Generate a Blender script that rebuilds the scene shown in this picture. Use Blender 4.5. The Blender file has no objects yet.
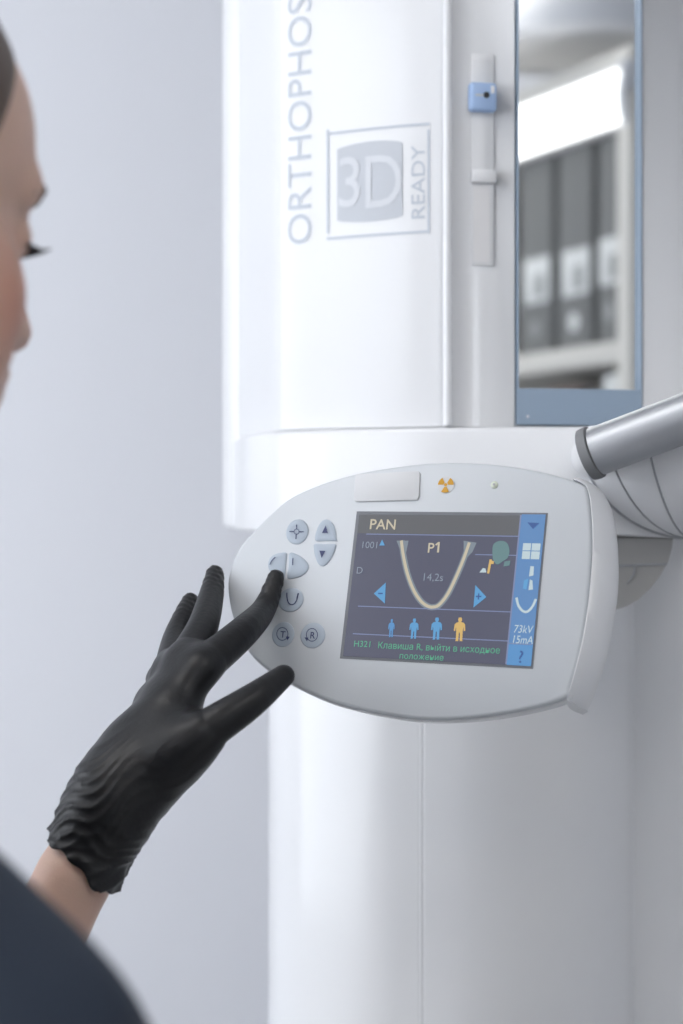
import bpy, bmesh, math, random
import numpy as np
import openvdb
from mathutils import Vector, Matrix

random.seed(4)
SC = bpy.context.scene
COL = SC.collection
F, CX, CY, H = 1920.0, 341.5, 512.0, 1.42     # focal length in pixels, picture centre, lens height


def P(px, py, d):
    """a point of the place seen at pixel (px, py) standing d metres in front of the lens"""
    return Vector(((px - CX) * d / F, d, H - (py - CY) * d / F))


def X(px, d):
    return (px - CX) * d / F


def Z(py, d):
    return H - (py - CY) * d / F


# ------------------------------------------------------------------ materials
def mat(name, col, rough=0.5, metal=0.0, coat=0.0, emit=None, es=1.0, sss=0.0, spec=0.5, bump=None, coatr=0.08):
    m = bpy.data.materials.new(name)
    m.use_nodes = True
    nt = m.node_tree
    b = nt.nodes['Principled BSDF']
    b.inputs['Base Color'].default_value = (*col, 1)
    b.inputs['Roughness'].default_value = rough
    b.inputs['Metallic'].default_value = metal
    b.inputs['Coat Weight'].default_value = coat
    b.inputs['Coat Roughness'].default_value = coatr
    b.inputs['Specular IOR Level'].default_value = spec
    if sss:
        b.inputs['Subsurface Weight'].default_value = sss
        b.inputs['Subsurface Radius'].default_value = (0.012, 0.004, 0.002)
        b.inputs['Subsurface Scale'].default_value = 0.6
    if emit:
        b.inputs['Emission Color'].default_value = (*emit, 1)
        b.inputs['Emission Strength'].default_value = es
    if bump:
        sc, st, det, stretch = bump
        tc = nt.nodes.new('ShaderNodeTexCoord')
        mp = nt.nodes.new('ShaderNodeMapping')
        mp.inputs['Scale'].default_value = stretch
        n = nt.nodes.new('ShaderNodeTexNoise')
        n.inputs['Scale'].default_value = sc
        n.inputs['Detail'].default_value = det
        bp = nt.nodes.new('ShaderNodeBump')
        bp.inputs['Strength'].default_value = st
        bp.inputs['Distance'].default_value = 0.002
        L = nt.links.new
        L(tc.outputs['Object'], mp.inputs['Vector'])
        L(mp.outputs['Vector'], n.inputs['Vector'])
        L(n.outputs['Fac'], bp.inputs['Height'])
        L(bp.outputs['Normal'], b.inputs['Normal'])
    return m


S1 = (1, 1, 1)
M = {}
M['wall'] = mat('wall_paint', (0.79, 0.80, 0.84), 0.75, bump=(260, 0.05, 3, S1))
M['wall2'] = mat('wall_paint_pale', (0.76, 0.77, 0.80), 0.8, bump=(260, 0.05, 3, S1))
M['ceil'] = mat('ceiling_paint', (0.84, 0.84, 0.84), 0.9, bump=(200, 0.05, 3, S1))
M['floor'] = mat('floor_vinyl', (0.36, 0.365, 0.375), 0.4, bump=(40, 0.05, 4, S1))
M['white'] = mat('white_lacquer', (0.765, 0.77, 0.785), 0.34, coat=0.35, coatr=0.12, bump=(30, 0.01, 2, S1))
M['panelwhite'] = mat('panel_plastic', (0.55, 0.575, 0.605), 0.42, bump=(900, 0.02, 2, S1))
M['offwhite'] = mat('sticker_plate', (0.78, 0.77, 0.775), 0.4, bump=(500, 0.02, 2, S1))
M['plate'] = mat('key_plate', (0.60, 0.605, 0.62), 0.4, bump=(500, 0.02, 2, S1))
M['bracket'] = mat('shaded_grey_plastic', (0.40, 0.395, 0.385), 0.5, bump=(500, 0.02, 2, S1))  # shade under the arm is darkened into this grey
M['seam'] = mat('seam_grey', (0.36, 0.37, 0.39), 0.6, bump=(500, 0.02, 2, S1))
M['print'] = mat('grey_print', (0.52, 0.56, 0.62), 0.45, bump=(500, 0.01, 2, S1))
M['print2'] = mat('grey_print_light', (0.52, 0.545, 0.59), 0.45, bump=(500, 0.01, 2, S1))
M['printw'] = mat('pale_print', (0.64, 0.66, 0.70), 0.45, bump=(500, 0.01, 2, S1))
M['blue'] = mat('blue_grey_frame', (0.30, 0.385, 0.49), 0.38, bump=(300, 0.02, 2, S1))
M['lockblue'] = mat('pale_blue_plastic', (0.36, 0.50, 0.75), 0.35, bump=(300, 0.02, 2, S1))
M['black'] = mat('black_plastic', (0.012, 0.012, 0.014), 0.4, bump=(300, 0.02, 2, S1))
M['mirror'] = mat('mirror_silver', (0.86, 0.87, 0.87), 0.015, metal=1.0)
M['alu'] = mat('brushed_aluminium', (0.44, 0.455, 0.48), 0.42, metal=0.8, bump=(300, 0.03, 3, S1))
M['rubber'] = mat('grey_rubber', (0.20, 0.205, 0.215), 0.6, bump=(300, 0.03, 2, S1))
M['button'] = mat('blue_grey_button', (0.385, 0.44, 0.51), 0.45, bump=(600, 0.02, 2, S1))
M['ink'] = mat('navy_ink', (0.045, 0.055, 0.14), 0.5, bump=(600, 0.01, 2, S1))
M['orange'] = mat('orange_ink', (0.58, 0.30, 0.02), 0.45, bump=(600, 0.01, 2, S1))
M['led'] = mat('pale_green_lens', (0.62, 0.66, 0.55), 0.2, bump=(600, 0.01, 2, S1))
M['bezel'] = mat('dark_bezel', (0.16, 0.17, 0.19), 0.4, bump=(600, 0.01, 2, S1))


def screen_mat(name, e, s=1.0):
    return mat(name, (0.008, 0.009, 0.012), 0.22, emit=e, es=s, spec=0.6)


M['scr'] = screen_mat('screen_dark', (0.090, 0.096, 0.140))
M['scrtop'] = screen_mat('screen_top_bar', (0.115, 0.12, 0.13))
M['scrblue'] = screen_mat('screen_blue', (0.11, 0.235, 0.46))
M['scrblue2'] = screen_mat('screen_blue_light', (0.10, 0.27, 0.53))
M['scrline'] = screen_mat('screen_line', (0.19, 0.23, 0.38))
M['scrdkblue'] = screen_mat('screen_deep_blue', (0.045, 0.10, 0.28))
M['scrwhite'] = screen_mat('screen_white', (0.48, 0.58, 0.62))
M['scrcream'] = screen_mat('screen_cream', (0.52, 0.47, 0.36))
M['scrgreen'] = screen_mat('screen_green', (0.10, 0.38, 0.24))
M['scrgrey'] = screen_mat('screen_grey', (0.24, 0.28, 0.34))
M['scrcyan'] = screen_mat('screen_sky_blue', (0.11, 0.32, 0.58))
M['scrorange'] = screen_mat('screen_orange', (0.62, 0.42, 0.15))
M['scrteal'] = screen_mat('screen_teal', (0.13, 0.23, 0.24))
M['scrpink'] = screen_mat('screen_halo', (0.20, 0.24, 0.28))

M['glove'] = mat('black_nitrile', (0.008, 0.008, 0.0095), 0.42, spec=0.36, bump=(420, 0.10, 3, S1))
M['navy'] = mat('navy_cotton', (0.014, 0.023, 0.041), 0.85, bump=(500, 0.35, 4, S1))
M['hair'] = mat('brown_hair', (0.075, 0.046, 0.031), 0.5, bump=(60, 0.7, 5, (0.6, 9, 2.2)))
M['brow'] = mat('brow_hair', (0.10, 0.06, 0.045), 0.7, bump=(600, 0.3, 3, S1))
M['lash'] = mat('lash_black', (0.02, 0.017, 0.02), 0.6, bump=(600, 0.1, 3, S1))
M['eye'] = mat('eye_white', (0.75, 0.73, 0.70), 0.15, bump=(600, 0.01, 3, S1))
M['shoe'] = mat('white_clog', (0.75, 0.75, 0.76), 0.4, bump=(100, 0.05, 3, S1))
M['binder'] = mat('grey_binder', (0.17, 0.175, 0.175), 0.55, bump=(250, 0.15, 3, S1))
M['binder2'] = mat('pale_binder', (0.30, 0.31, 0.31), 0.55, bump=(250, 0.15, 3, S1))
M['binder3'] = mat('brown_binder', (0.12, 0.085, 0.075), 0.55, bump=(250, 0.15, 3, S1))
M['paper'] = mat('label_paper', (0.66, 0.68, 0.68), 0.7, bump=(250, 0.05, 3, S1))
M['shelf'] = mat('shelf_laminate', (0.62, 0.61, 0.58), 0.5, bump=(80, 0.05, 4, S1))
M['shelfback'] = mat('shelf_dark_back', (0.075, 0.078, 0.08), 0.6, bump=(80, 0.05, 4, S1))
M['tube'] = mat('lit_diffuser', (0.9, 0.9, 0.9), 0.4, emit=(1, 0.99, 0.96), es=2.4)
M['ceilfill'] = mat('ceiling_fill_glow', (0.9, 0.9, 0.9), 0.4, emit=(1.0, 0.975, 0.945), es=7.0)  # glow of the added ceiling fill panels


def skin_mat():
    m = mat('skin', (0.50, 0.32, 0.255), 0.5, sss=0.12, bump=(900, 0.12, 3, S1))
    nt = m.node_tree
    b = nt.nodes['Principled BSDF']
    L = nt.links.new
    tc = nt.nodes.new('ShaderNodeTexCoord')
    n = nt.nodes.new('ShaderNodeTexNoise')
    n.inputs['Scale'].default_value = 22
    n.inputs['Detail'].default_value = 4
    at = nt.nodes.new('ShaderNodeAttribute')
    at.attribute_name = 'flush'
    ad = nt.nodes.new('ShaderNodeMath'); ad.operation = 'MULTIPLY_ADD'
    ad.inputs[1].default_value = 0.25
    mx = nt.nodes.new('ShaderNodeMix'); mx.data_type = 'RGBA'
    mx.inputs['A'].default_value = (0.60, 0.415, 0.33, 1)
    mx.inputs['B'].default_value = (0.50, 0.23, 0.165, 1)
    L(tc.outputs['Object'], n.inputs['Vector'])
    L(n.outputs['Fac'], ad.inputs[0])
    L(at.outputs['Fac'], ad.inputs[2])
    L(ad.outputs[0], mx.inputs['Factor'])
    L(mx.outputs['Result'], b.inputs['Base Color'])
    return m


M['skin'] = skin_mat()


# ------------------------------------------------------------------ object helpers
def link(name, me, m, parent=None, sharp=35, label=None):
    o = bpy.data.objects.new(name, me)
    COL.objects.link(o)
    if isinstance(m, (list, tuple)):
        for k in m:
            me.materials.append(k)
    elif m:
        me.materials.append(m)
    for p in me.polygons:
        p.use_smooth = True
    if sharp is not None:
        me.set_sharp_from_angle(angle=math.radians(sharp))
    if parent is not None:
        o.parent = parent
        o.matrix_parent_inverse = parent_world(parent).inverted()
    if label:
        o['label'] = label
    return o


def parent_world(o):
    mtx = o.matrix_basis.copy()
    if o.parent is not None:
        mtx = parent_world(o.parent) @ o.matrix_parent_inverse @ mtx
    return mtx


def obj(name, bm, m, parent=None, sharp=35, bevel=0, seg=2, label=None):
    bmesh.ops.recalc_face_normals(bm, faces=bm.faces)
    if bevel:
        es = [e for e in bm.edges if len(e.link_faces) == 2 and e.calc_face_angle(0) > math.radians(38)]
        bmesh.ops.bevel(bm, geom=es, offset=bevel, segments=seg, profile=0.5, affect='EDGES', clamp_overlap=True)
    me = bpy.data.meshes.new(name)
    bm.to_mesh(me)
    bm.free()
    return link(name, me, m, parent, sharp, label)


def thing(name, label, cat, loc=(0, 0, 0), group=None):
    o = bpy.data.objects.new(name, None)
    o.empty_display_size = 0.05
    COL.objects.link(o)
    o.location = loc
    return tag(o, label, cat, group)


def tag(o, label, cat, group=None):
    o['label'] = label
    o['category'] = cat
    if group:
        o['group'] = group
    return o


def struct(o):
    o['kind'] = 'structure'
    return o


def box(bm, lo, hi):
    v = [bm.verts.new((x, y, z)) for x in (lo[0], hi[0]) for y in (lo[1], hi[1]) for z in (lo[2], hi[2])]
    for f in ((0, 1, 3, 2), (4, 6, 7, 5), (0, 4, 5, 1), (2, 3, 7, 6), (0, 2, 6, 4), (1, 5, 7, 3)):
        bm.faces.new([v[i] for i in f])


def boxbm(lo, hi):
    bm = bmesh.new()
    box(bm, lo, hi)
    return bm


def loft(bm, loops, closed=True, cap0=True, cap1=True):
    rows = [[bm.verts.new(p) for p in lp] for lp in loops]
    n = len(rows[0])
    for a, b in zip(rows[:-1], rows[1:]):
        for i in range(n if closed else n - 1):
            j = (i + 1) % n
            bm.faces.new((a[i], a[j], b[j], b[i]))
    if closed and cap0:
        bm.faces.new(rows[0][::-1])
    if closed and cap1:
        bm.faces.new(rows[-1])
    return rows


def prism(plan, z0, z1):
    bm = bmesh.new()
    loft(bm, [[(x, y, z0) for x, y in plan], [(x, y, z1) for x, y in plan]])
    return bm


def spline(pts, n=8):
    """Catmull-Rom through points of any dimension"""
    pts = [np.array(p, float) for p in pts]
    ext = [2 * pts[0] - pts[1]] + pts + [2 * pts[-1] - pts[-2]]
    out = []
    for i in range(1, len(ext) - 2):
        p0, p1, p2, p3 = ext[i - 1:i + 3]
        for k in range(n):
            t = k / n
            out.append(0.5 * (2 * p1 + (p2 - p0) * t + (2 * p0 - 5 * p1 + 4 * p2 - p3) * t * t + (3 * p1 - p0 - 3 * p2 + p3) * t ** 3))
    out.append(pts[-1])
    return out


def closed_spline(pts, n=6):
    pts = [np.array(p, float) for p in pts]
    N = len(pts)
    out = []
    for i in range(N):
        p0, p1, p2, p3 = pts[i - 1], pts[i], pts[(i + 1) % N], pts[(i + 2) % N]
        for k in range(n):
            t = k / n
            out.append(0.5 * (2 * p1 + (p2 - p0) * t + (2 * p0 - 5 * p1 + 4 * p2 - p3) * t * t + (3 * p1 - p0 - 3 * p2 + p3) * t ** 3))
    return out


def tube(bm, pts, radii, n=16, caps=True):
    pts = [Vector(p) for p in pts]
    if not isinstance(radii, (list, tuple)):
        radii = [radii] * len(pts)
    loops = []
    up = None
    for i, p in enumerate(pts):
        t = (pts[min(i + 1, len(pts) - 1)] - pts[max(i - 1, 0)]).normalized()
        if up is None:
            up = t.orthogonal().normalized()
        up = (up - t * up.dot(t)).normalized()
        s = t.cross(up)
        loops.append([p + radii[i] * (math.cos(a) * up + math.sin(a) * s) for a in [2 * math.pi * k / n for k in range(n)]])
    loft(bm, loops, True, caps, caps)


def text_polys(body, size, align='LEFT', bold=0.0, extrude=0.0):
    """(verts, faces) of a flat lettering in its own x, y plane"""
    cu = bpy.data.curves.new('lettering_source', 'FONT')
    cu.body = body
    cu.size = size
    cu.align_x = align
    cu.offset = bold
    cu.resolution_u = 4
    o = bpy.data.objects.new('lettering_source', cu)
    COL.objects.link(o)
    dg = bpy.context.evaluated_depsgraph_get()
    me = bpy.data.meshes.new_from_object(o.evaluated_get(dg))
    vs = [tuple(v.co) for v in me.vertices]
    fs = [tuple(p.vertices) for p in me.polygons]
    bpy.data.objects.remove(o)
    bpy.data.curves.remove(cu)
    bpy.data.meshes.remove(me)
    return vs, fs


def add_polys(bm, vs, fs, fn, cuts=None):
    """put flat lettering through fn; cuts = (axis, n) slices it first so that it can follow a curved surface"""
    if cuts:
        t_ = bmesh.new()
        V = [t_.verts.new(v) for v in vs]
        for f in fs:
            try:
                t_.faces.new([V[i] for i in f])
            except ValueError:
                pass
        a_, n_ = cuts
        l0, l1 = min(v[a_] for v in vs), max(v[a_] for v in vs)
        for k_ in range(1, n_):
            p_, q_ = [0, 0, 0], [0, 0, 0]
            p_[a_], q_[a_] = l0 + (l1 - l0) * k_ / n_, 1
            bmesh.ops.bisect_plane(t_, geom=t_.verts[:] + t_.edges[:] + t_.faces[:], plane_co=p_, plane_no=q_, dist=1e-6)
        t_.verts.index_update()
        vs = [tuple(v.co) for v in t_.verts]
        fs = [tuple(v.index for v in f.verts) for f in t_.faces]
        t_.free()
    V = [bm.verts.new(fn(v)) for v in vs]
    for f in fs:
        try:
            bm.faces.new([V[i] for i in f])
        except ValueError:
            pass


# ------------------------------------------------------------------ the room
WX0, WX1, WY0, WY1, CZ = -2.3, 1.36, -2.2, 2.25, 2.62
struct(obj('floor', boxbm((WX0, WY0, -0.06), (WX1, WY1, 0)), M['floor'])) 
struct(obj('ceiling', boxbm((WX0, WY0, CZ), (WX1, WY1, CZ + 0.06)), M['ceil']))
struct(obj('wall_back', boxbm((WX0 - 0.1, WY1, 0), (WX1 + 0.1, WY1 + 0.1, CZ)), M['wall']))
struct(obj('wall_front', boxbm((WX0 - 0.1, WY0 - 0.1, 0), (WX1 + 0.1, WY0, CZ)), M['wall2']))
struct(obj('wall_right', boxbm((WX1, WY0, 0), (WX1 + 0.1, WY1, CZ)), M['wall2']))
WIN = (-1.3, 1.8, 0.90, 2.42)     # y0, y1, z0, z1 of the window opening
bm = bmesh.new()
ys, zs = [WY0, WIN[0], WIN[1], WY1], [0, WIN[2], WIN[3], CZ]
for i in range(3):
    for j in range(3):
        if (i, j) != (1, 1):
            box(bm, (WX0 - 0.1, ys[i], zs[j]), (WX0, ys[i + 1], zs[j + 1]))
struct(obj('wall_left', bm, M['wall2']))
bm = bmesh.new()
t = 0.05
for y in (WIN[0], (WIN[0] + WIN[1]) / 2 - t / 2, WIN[1] - t):
    box(bm, (WX0 - 0.08, y, WIN[2]), (WX0 - 0.03, y + t, WIN[3]))
for z in (WIN[2], WIN[3] - t):
    box(bm, (WX0 - 0.079, WIN[0], z), (WX0 - 0.031, WIN[1], z + t))
struct(obj('window_1', bm, M['offwhite'], bevel=0.004))
for nm, lo, hi in (('baseboard_back', (WX0, WY1 - 0.012, 0), (WX1, WY1, 0.08)), ('baseboard_right', (WX1 - 0.012, WY0, 0), (WX1, WY1 - 0.012, 0.08))):
    struct(obj(nm, boxbm(lo, hi), M['offwhite'], bevel=0.003))

# ------------------------------------------------------------------ the x-ray unit
unit = thing('dental_xray_unit', 'tall glossy white dental x-ray machine with a vertical mirror, standing against the pale wall', 'x-ray machine', (0.1, 1.5, 0))
TOP = 2.2
ZL = 1.4755                                     # underside of the upper covers


def plan_from(pts, n=10):
    return [(X(q[0], q[1]), q[1]) for q in spline(pts, n)]


def rounded_rect(x0, x1, y0, y1, r, n=6):
    out = []
    for cx, cy, a0 in ((x1 - r, y1 - r, 0), (x0 + r, y1 - r, 90), (x0 + r, y0 + r, 180), (x1 - r, y0 + r, 270)):
        for k in range(n + 1):
            a = math.radians(a0 + 90 * k / n)
            out.append((cx + r * math.cos(a), cy + r * math.sin(a)))
    return out


# rear carriage housing
rx0 = X(222, 1.46)
obj('carriage_housing', prism(rounded_rect(rx0, 0.36, 1.44, 1.80, 0.03, 8), Z(530, 1.44), TOP), M['white'], unit, bevel=0.006, seg=3)

# curved front cover
cover_px = [(238, 1.447), (242, 1.425), (258, 1.375), (270, 1.339), (277, 1.3235), (288, 1.314), (318, 1.300), (360, 1.283), (402, 1.269), (444.5, 1.258)]
cover_front = plan_from(cover_px, 10)
plan = cover_front + [(cover_front[-1][0] + 0.004, 1.44), (cover_front[0][0] + 0.004, 1.448)]
obj('front_cover', prism(plan, ZL, TOP - 0.02), M['white'], unit, bevel=0.0018, seg=3)
# arc length table of the curved cover
arc = [0.0]
for a, b in zip(cover_front[:-1], cover_front[1:]):
    arc.append(arc[-1] + math.hypot(b[0] - a[0], b[1] - a[1]))


def on_cover(s, z, off=0.0004):
    s = min(max(s, 0), arc[-1] - 1e-6)
    for i in range(len(arc) - 1):
        if arc[i + 1] >= s:
            break
    t = (s - arc[i]) / (arc[i + 1] - arc[i])
    a, b = cover_front[i], cover_front[i + 1]
    nx, ny = (b[1] - a[1]), -(b[0] - a[0])
    l = math.hypot(nx, ny)
    return Vector((a[0] + (b[0] - a[0]) * t + off * nx / l, a[1] + (b[1] - a[1]) * t + off * ny / l, z))


def s_at(px):
    best = min(range(len(cover_front)), key=lambda i: abs(CX + F * cover_front[i][0] / cover_front[i][1] - px))
    i = min(max(best, 1), len(cover_front) - 2)
    f = lambda q: CX + F * q[0] / q[1]
    if f(cover_front[i]) > px:
        i -= 1
    t = (px - f(cover_front[i])) / (f(cover_front[i + 1]) - f(cover_front[i]))
    return arc[i] + t * (arc[i + 1] - arc[i])


def d_at(px):
    p = on_cover(s_at(px), 0, 0)
    return p.y


# bright step edge running down the cover (moulded corner strip)
# lettering that climbs the cover
def cover_text(body, px_base, py_start, capsize, length, m, parent, name):
    vs, fs = text_polys(body, 1.0)
    xs = [v[0] for v in vs]
    x0, x1 = min(xs), max(xs)
    caph = 0.727
    s0, z0 = s_at(px_base), Z(py_start, d_at(px_base))
    kx, ky = length / (x1 - x0), capsize / caph
    bm = bmesh.new()
    add_polys(bm, vs, fs, lambda v: on_cover(s0 - v[1] * ky, z0 + (v[0] - x0) * kx), (1, 10))
    return obj(name, bm, m, parent, sharp=None)


cov = bpy.data.objects['front_cover']
dd = d_at(300)
cover_text('ORTHOPHOS', 311.5, 243, 24.0 * dd / F * 1.26, 247 * dd / F, M['print'], cov, 'brand_lettering')


def cover_quad(bm, px0, py0, px1, py1, off=0.0004, n=8):
    s0, s1 = s_at(px0), s_at(px1)
    d = d_at((px0 + px1) / 2)
    z0, z1 = Z(py0, d), Z(py1, d)
    loft(bm, [[on_cover(s0 + (s1 - s0) * k / n, z, off) for k in range(n + 1)] for z in (z0, z1)], closed=False)


bm = bmesh.new()
for q in ((327, 127, 430, 129.6), (327, 233.4, 430, 236), (327, 129.6, 329.4, 233.4), (427.6, 129.6, 430, 233.4)):
    cover_quad(bm, *q)
obj('logo_outline', bm, M['print'], cov, sharp=None)
bm = bmesh.new()
d = d_at(370)
s0, s1 = s_at(337.5), s_at(403)
n = 14
edge = lambda k, up: Z((146 if up else 218) + (-5 if up else 4) * math.sin(math.pi * k / n) ** 0.6 * (k / n) ** 0.15, d)
loft(bm, [[on_cover(s0 + (s1 - s0) * k / n, edge(k, u)) for k in range(n + 1)] for u in (1, 0)], closed=False)
obj('logo_block', bm, M['print2'], cov, sharp=None)


def cover_letters(body, pxl, pyb, pxw, pyh, m, name, bold=0.0, off=0.0008):
    vs, fs = text_polys(body, 1.0, bold=bold)
    x0, x1 = min(v[0] for v in vs), max(v[0] for v in vs)
    y0, y1 = min(v[1] for v in vs), max(v[1] for v in vs)
    dq = d_at(pxl + pxw / 2)
    sa, sb = s_at(pxl), s_at(pxl + pxw)
    bm = bmesh.new()
    add_polys(bm, vs, fs, lambda v: on_cover(sa + (sb - sa) * (v[0] - x0) / (x1 - x0), Z(pyb - pyh * (v[1] - y0) / (y1 - y0), dq), off), (0, 8))
    return obj(name, bm, m, cov, sharp=None)


cover_letters('3', 339.5, 207, 21, 50, M['printw'], 'logo_figure', 0.0)
cover_letters('D', 366, 207, 36, 52, M['printw'], 'logo_letter', 0.0)
cover_text('READY', 425, 218, 15 * d_at(415) / F, 73 * d_at(415) / F, M['print'], cov, 'logo_wording')

# flat panel with the mirror
pA = Vector((X(445.0, 1.2535), 1.2535))
MY = math.radians(12.0)                         # the flat panel and its mirror turn a little away from the curved cover
pdir = Vector((math.cos(MY), math.sin(MY)))
pn = Vector((pdir.y, -pdir.x))
if pn.y > 0:
    pn = -pn


def flat_s(px):
    # where the sight line through px meets the panel plane
    r = Vector(((px - CX) / F, 1.0))
    # A + s*dir = t*r
    det = pdir.x * (-r.y) - pdir.y * (-r.x)
    return ((-pA.x) * (-r.y) - (-pA.y) * (-r.x)) / det


def flat(s, z, off=0.0):
    q = pA + pdir * s + pn * off
    return Vector((q.x, q.y, z))


def flat_d(px):
    return flat(flat_s(px), 0).y


sx = [0.0, flat_s(515), flat_s(642.5), flat_s(725)]
zx = [ZL, Z(423.5, flat_d(580)), 2.02, TOP - 0.02]
zx[1] = ZL + 0.0012
bm = bmesh.new()
for i in range(3):
    for j in range(3):
        if (i, j) == (1, 1):
            continue
        loft(bm, [[flat(sx[a], zx[b], o) for a, b in ((i, j), (i + 1, j), (i + 1, j + 1), (i, j + 1))] for o in (0, -0.12)])
bmesh.ops.remove_doubles(bm, verts=bm.verts, dist=1e-5)
seen = {}
dup = []
for f in bm.faces:
    k = tuple(sorted(v.index for v in f.verts))
bm.verts.index_update()
for f in bm.faces:
    k = tuple(sorted(v.index for v in f.verts))
    seen.setdefault(k, []).append(f)
bmesh.ops.delete(bm, geom=[f for fs in seen.values() if len(fs) > 1 for f in fs], context='FACES_ONLY')
mp = obj('mirror_panel', bm, M['white'], unit, bevel=0.0030, seg=4)

bm = bmesh.new()
q = P(447.6, 500, 1.2512)
tube(bm, [(q.x, q.y, ZL + 0.001), (q.x, q.y, TOP - 0.022)], 0.0030, 20)
obj('lit_edge_strip', bm, M['white'], unit)  # white strip added to hide the dark gap and catch light like a bevel
# mirror glass, turned a little to the right of the panel, and its bevelled blue frame
g0_, g1_ = flat(flat_s(520), 0, -0.004), flat(flat_s(640.3), 0, -0.004)
gl0, gl1 = Vector((g0_.x, g0_.y, 0)), Vector((g1_.x, g1_.y, 0))
gz0, gz1 = Z(388.5, flat_d(578)), 2.0
frame = obj('mirror_frame', bmesh.new(), M['blue'], unit)
bm = bmesh.new()
e = 0.0008
outer0 = [flat(sx[1] + e, zx[1] + e, -0.006), flat(sx[2] - e, zx[1] + e, -0.006), flat(sx[2] - e, zx[2] - e, -0.006), flat(sx[1] + e, zx[2] - e, -0.006)]
outer = [flat(sx[1] + e, zx[1] + e, 0.0012), flat(sx[2] - e, zx[1] + e, 0.0012), flat(sx[2] - e, zx[2] - e, 0.0012), flat(sx[1] + e, zx[2] - e, 0.0012)]
lip = [flat(sx[1] + 0.0022, gz0 - 0.0006, 0.0012), flat(sx[2] - 0.0016, gz0 - 0.0006, 0.0012), flat(sx[2] - 0.0016, zx[2] - 0.004, 0.0012), flat(sx[1] + 0.0022, zx[2] - 0.004, 0.0012)]
inner = [Vector((gl0.x, gl0.y, gz0)), Vector((gl1.x, gl1.y, gz0)), Vector((gl1.x, gl1.y, gz1)), Vector((gl0.x, gl0.y, gz1))]
gn = Vector((pn.x, pn.y, 0))
backl = [p - gn * 0.006 for p in inner]
loft(bm, [outer0, outer, lip, inner, backl], True, False, False)
bmesh.ops.recalc_face_normals(bm, faces=bm.faces)
bm.to_mesh(frame.data)
bm.free()
frame.data.set_sharp_from_angle(angle=math.radians(20))
bm = bmesh.new()
loft(bm, [[p - gn * 0.0006 for p in inner], [p - gn * 0.0045 for p in inner]])
obj('mirror_glass', bm, M['mirror'], unit, sharp=20)
bm = bmesh.new()
tube(bm, [flat(flat_s(527), Z(416, 1.256), -0.004), flat(flat_s(527), Z(416, 1.256), 0.0022)], 0.0009, 10)
obj('frame_screw', bm, M['offwhite'], frame)

# sliding catch on the flat panel


def flat_box(px0, py0, px1, py1, o0, o1, bev=0.0):
    d0 = flat_d((px0 + px1) / 2)
    s0, s1, z0, z1 = flat_s(px0), flat_s(px1), Z(py1, d0), Z(py0, d0)
    bm = bmesh.new()
    loft(bm, [[flat(a, b, o) for a, b in ((s0, z0), (s1, z0), (s1, z1), (s0, z1))] for o in (o0, o1)])
    return bm


track = obj('catch_track', flat_box(470.5, 54, 493.5, 266, -0.002, 0.0008), M['white'], unit, bevel=0.0004)
obj('track_groove', flat_box(473, 185, 489, 262, 0.0, 0.0010), M['offwhite'], track)
bm = bmesh.new()
d0 = flat_d(481)
for k in range(2):
    pass
sA, sB = flat_s(472), flat_s(492)
zA, zB = Z(174, d0), Z(60, d0)
n = 8
loft(bm, [[flat(sA + (sB - sA) * k / n, z, 0.0006 + 0.0016 * math.sin(math.pi * k / n)) for k in range(n + 1)] for z in (zA, zB)], closed=False)
obj('glossy_rail', bm, M['white'], track)
obj('rail_stop', flat_box(470, 171, 494.5, 183.5, -0.001, 0.005), M['white'], track, bevel=0.001)
lock = obj('slide_catch', flat_box(467, 84.5, 494, 113.5, 0.0, 0.008), M['lockblue'], unit, bevel=0.0025, seg=3)
bm = bmesh.new()
c = flat(flat_s(484.5), Z(97, d0), 0)
tube(bm, [flat(flat_s(483), Z(97.5, d0), 0.007), flat(flat_s(483), Z(97.5, d0), 0.0083)], 0.0021, 14)
obj('catch_hole', bm, M['black'], lock)
obj('catch_mark', flat_box(472, 96.5, 481, 98.7, 0.007, 0.0082), M['print2'], lock)
obj('catch_painted_glint', flat_box(487.5, 88.5, 491, 96, 0.007, 0.0085), M['offwhite'], lock, bevel=0.0004)  # pale raised tab put in for a glint on the catch

# collar under the covers
collar_px = [(233, 1.45), (238, 1.41), (249, 1.352), (277, 1.312), (320, 1.285), (360, 1.27), (402, 1.257), (445, 1.247), (515, 1.238), (600, 1.232), (700, 1.236), (735, 1.25)]
collar_front = plan_from(collar_px, 8)
plan = collar_front + [(collar_front[-1][0] + 0.01, 1.46), (collar_front[0][0], 1.462)]
collar = obj('collar', prism(plan, Z(531, 1.42), ZL - 0.0006), M['white'], unit, bevel=0.005, seg=4)
# vertical slot on the collar: proud plate, recess shade put into its grey
bm = bmesh.new()
cpt = P(300.5, 480, 1.297)
loft(bm, [[(X(295.5, 1.3003), 1.3003 + o, z), (X(305.5, 1.2940), 1.2940 + o, z), (X(305.5, 1.2940), 1.31, z), (X(295.5, 1.3003), 1.31, z)] for z, o in ((Z(500, 1.3), -0.0004), (Z(465, 1.3), -0.0004))])
obj('collar_slot_shade', bm, M['plate'], collar)

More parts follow.
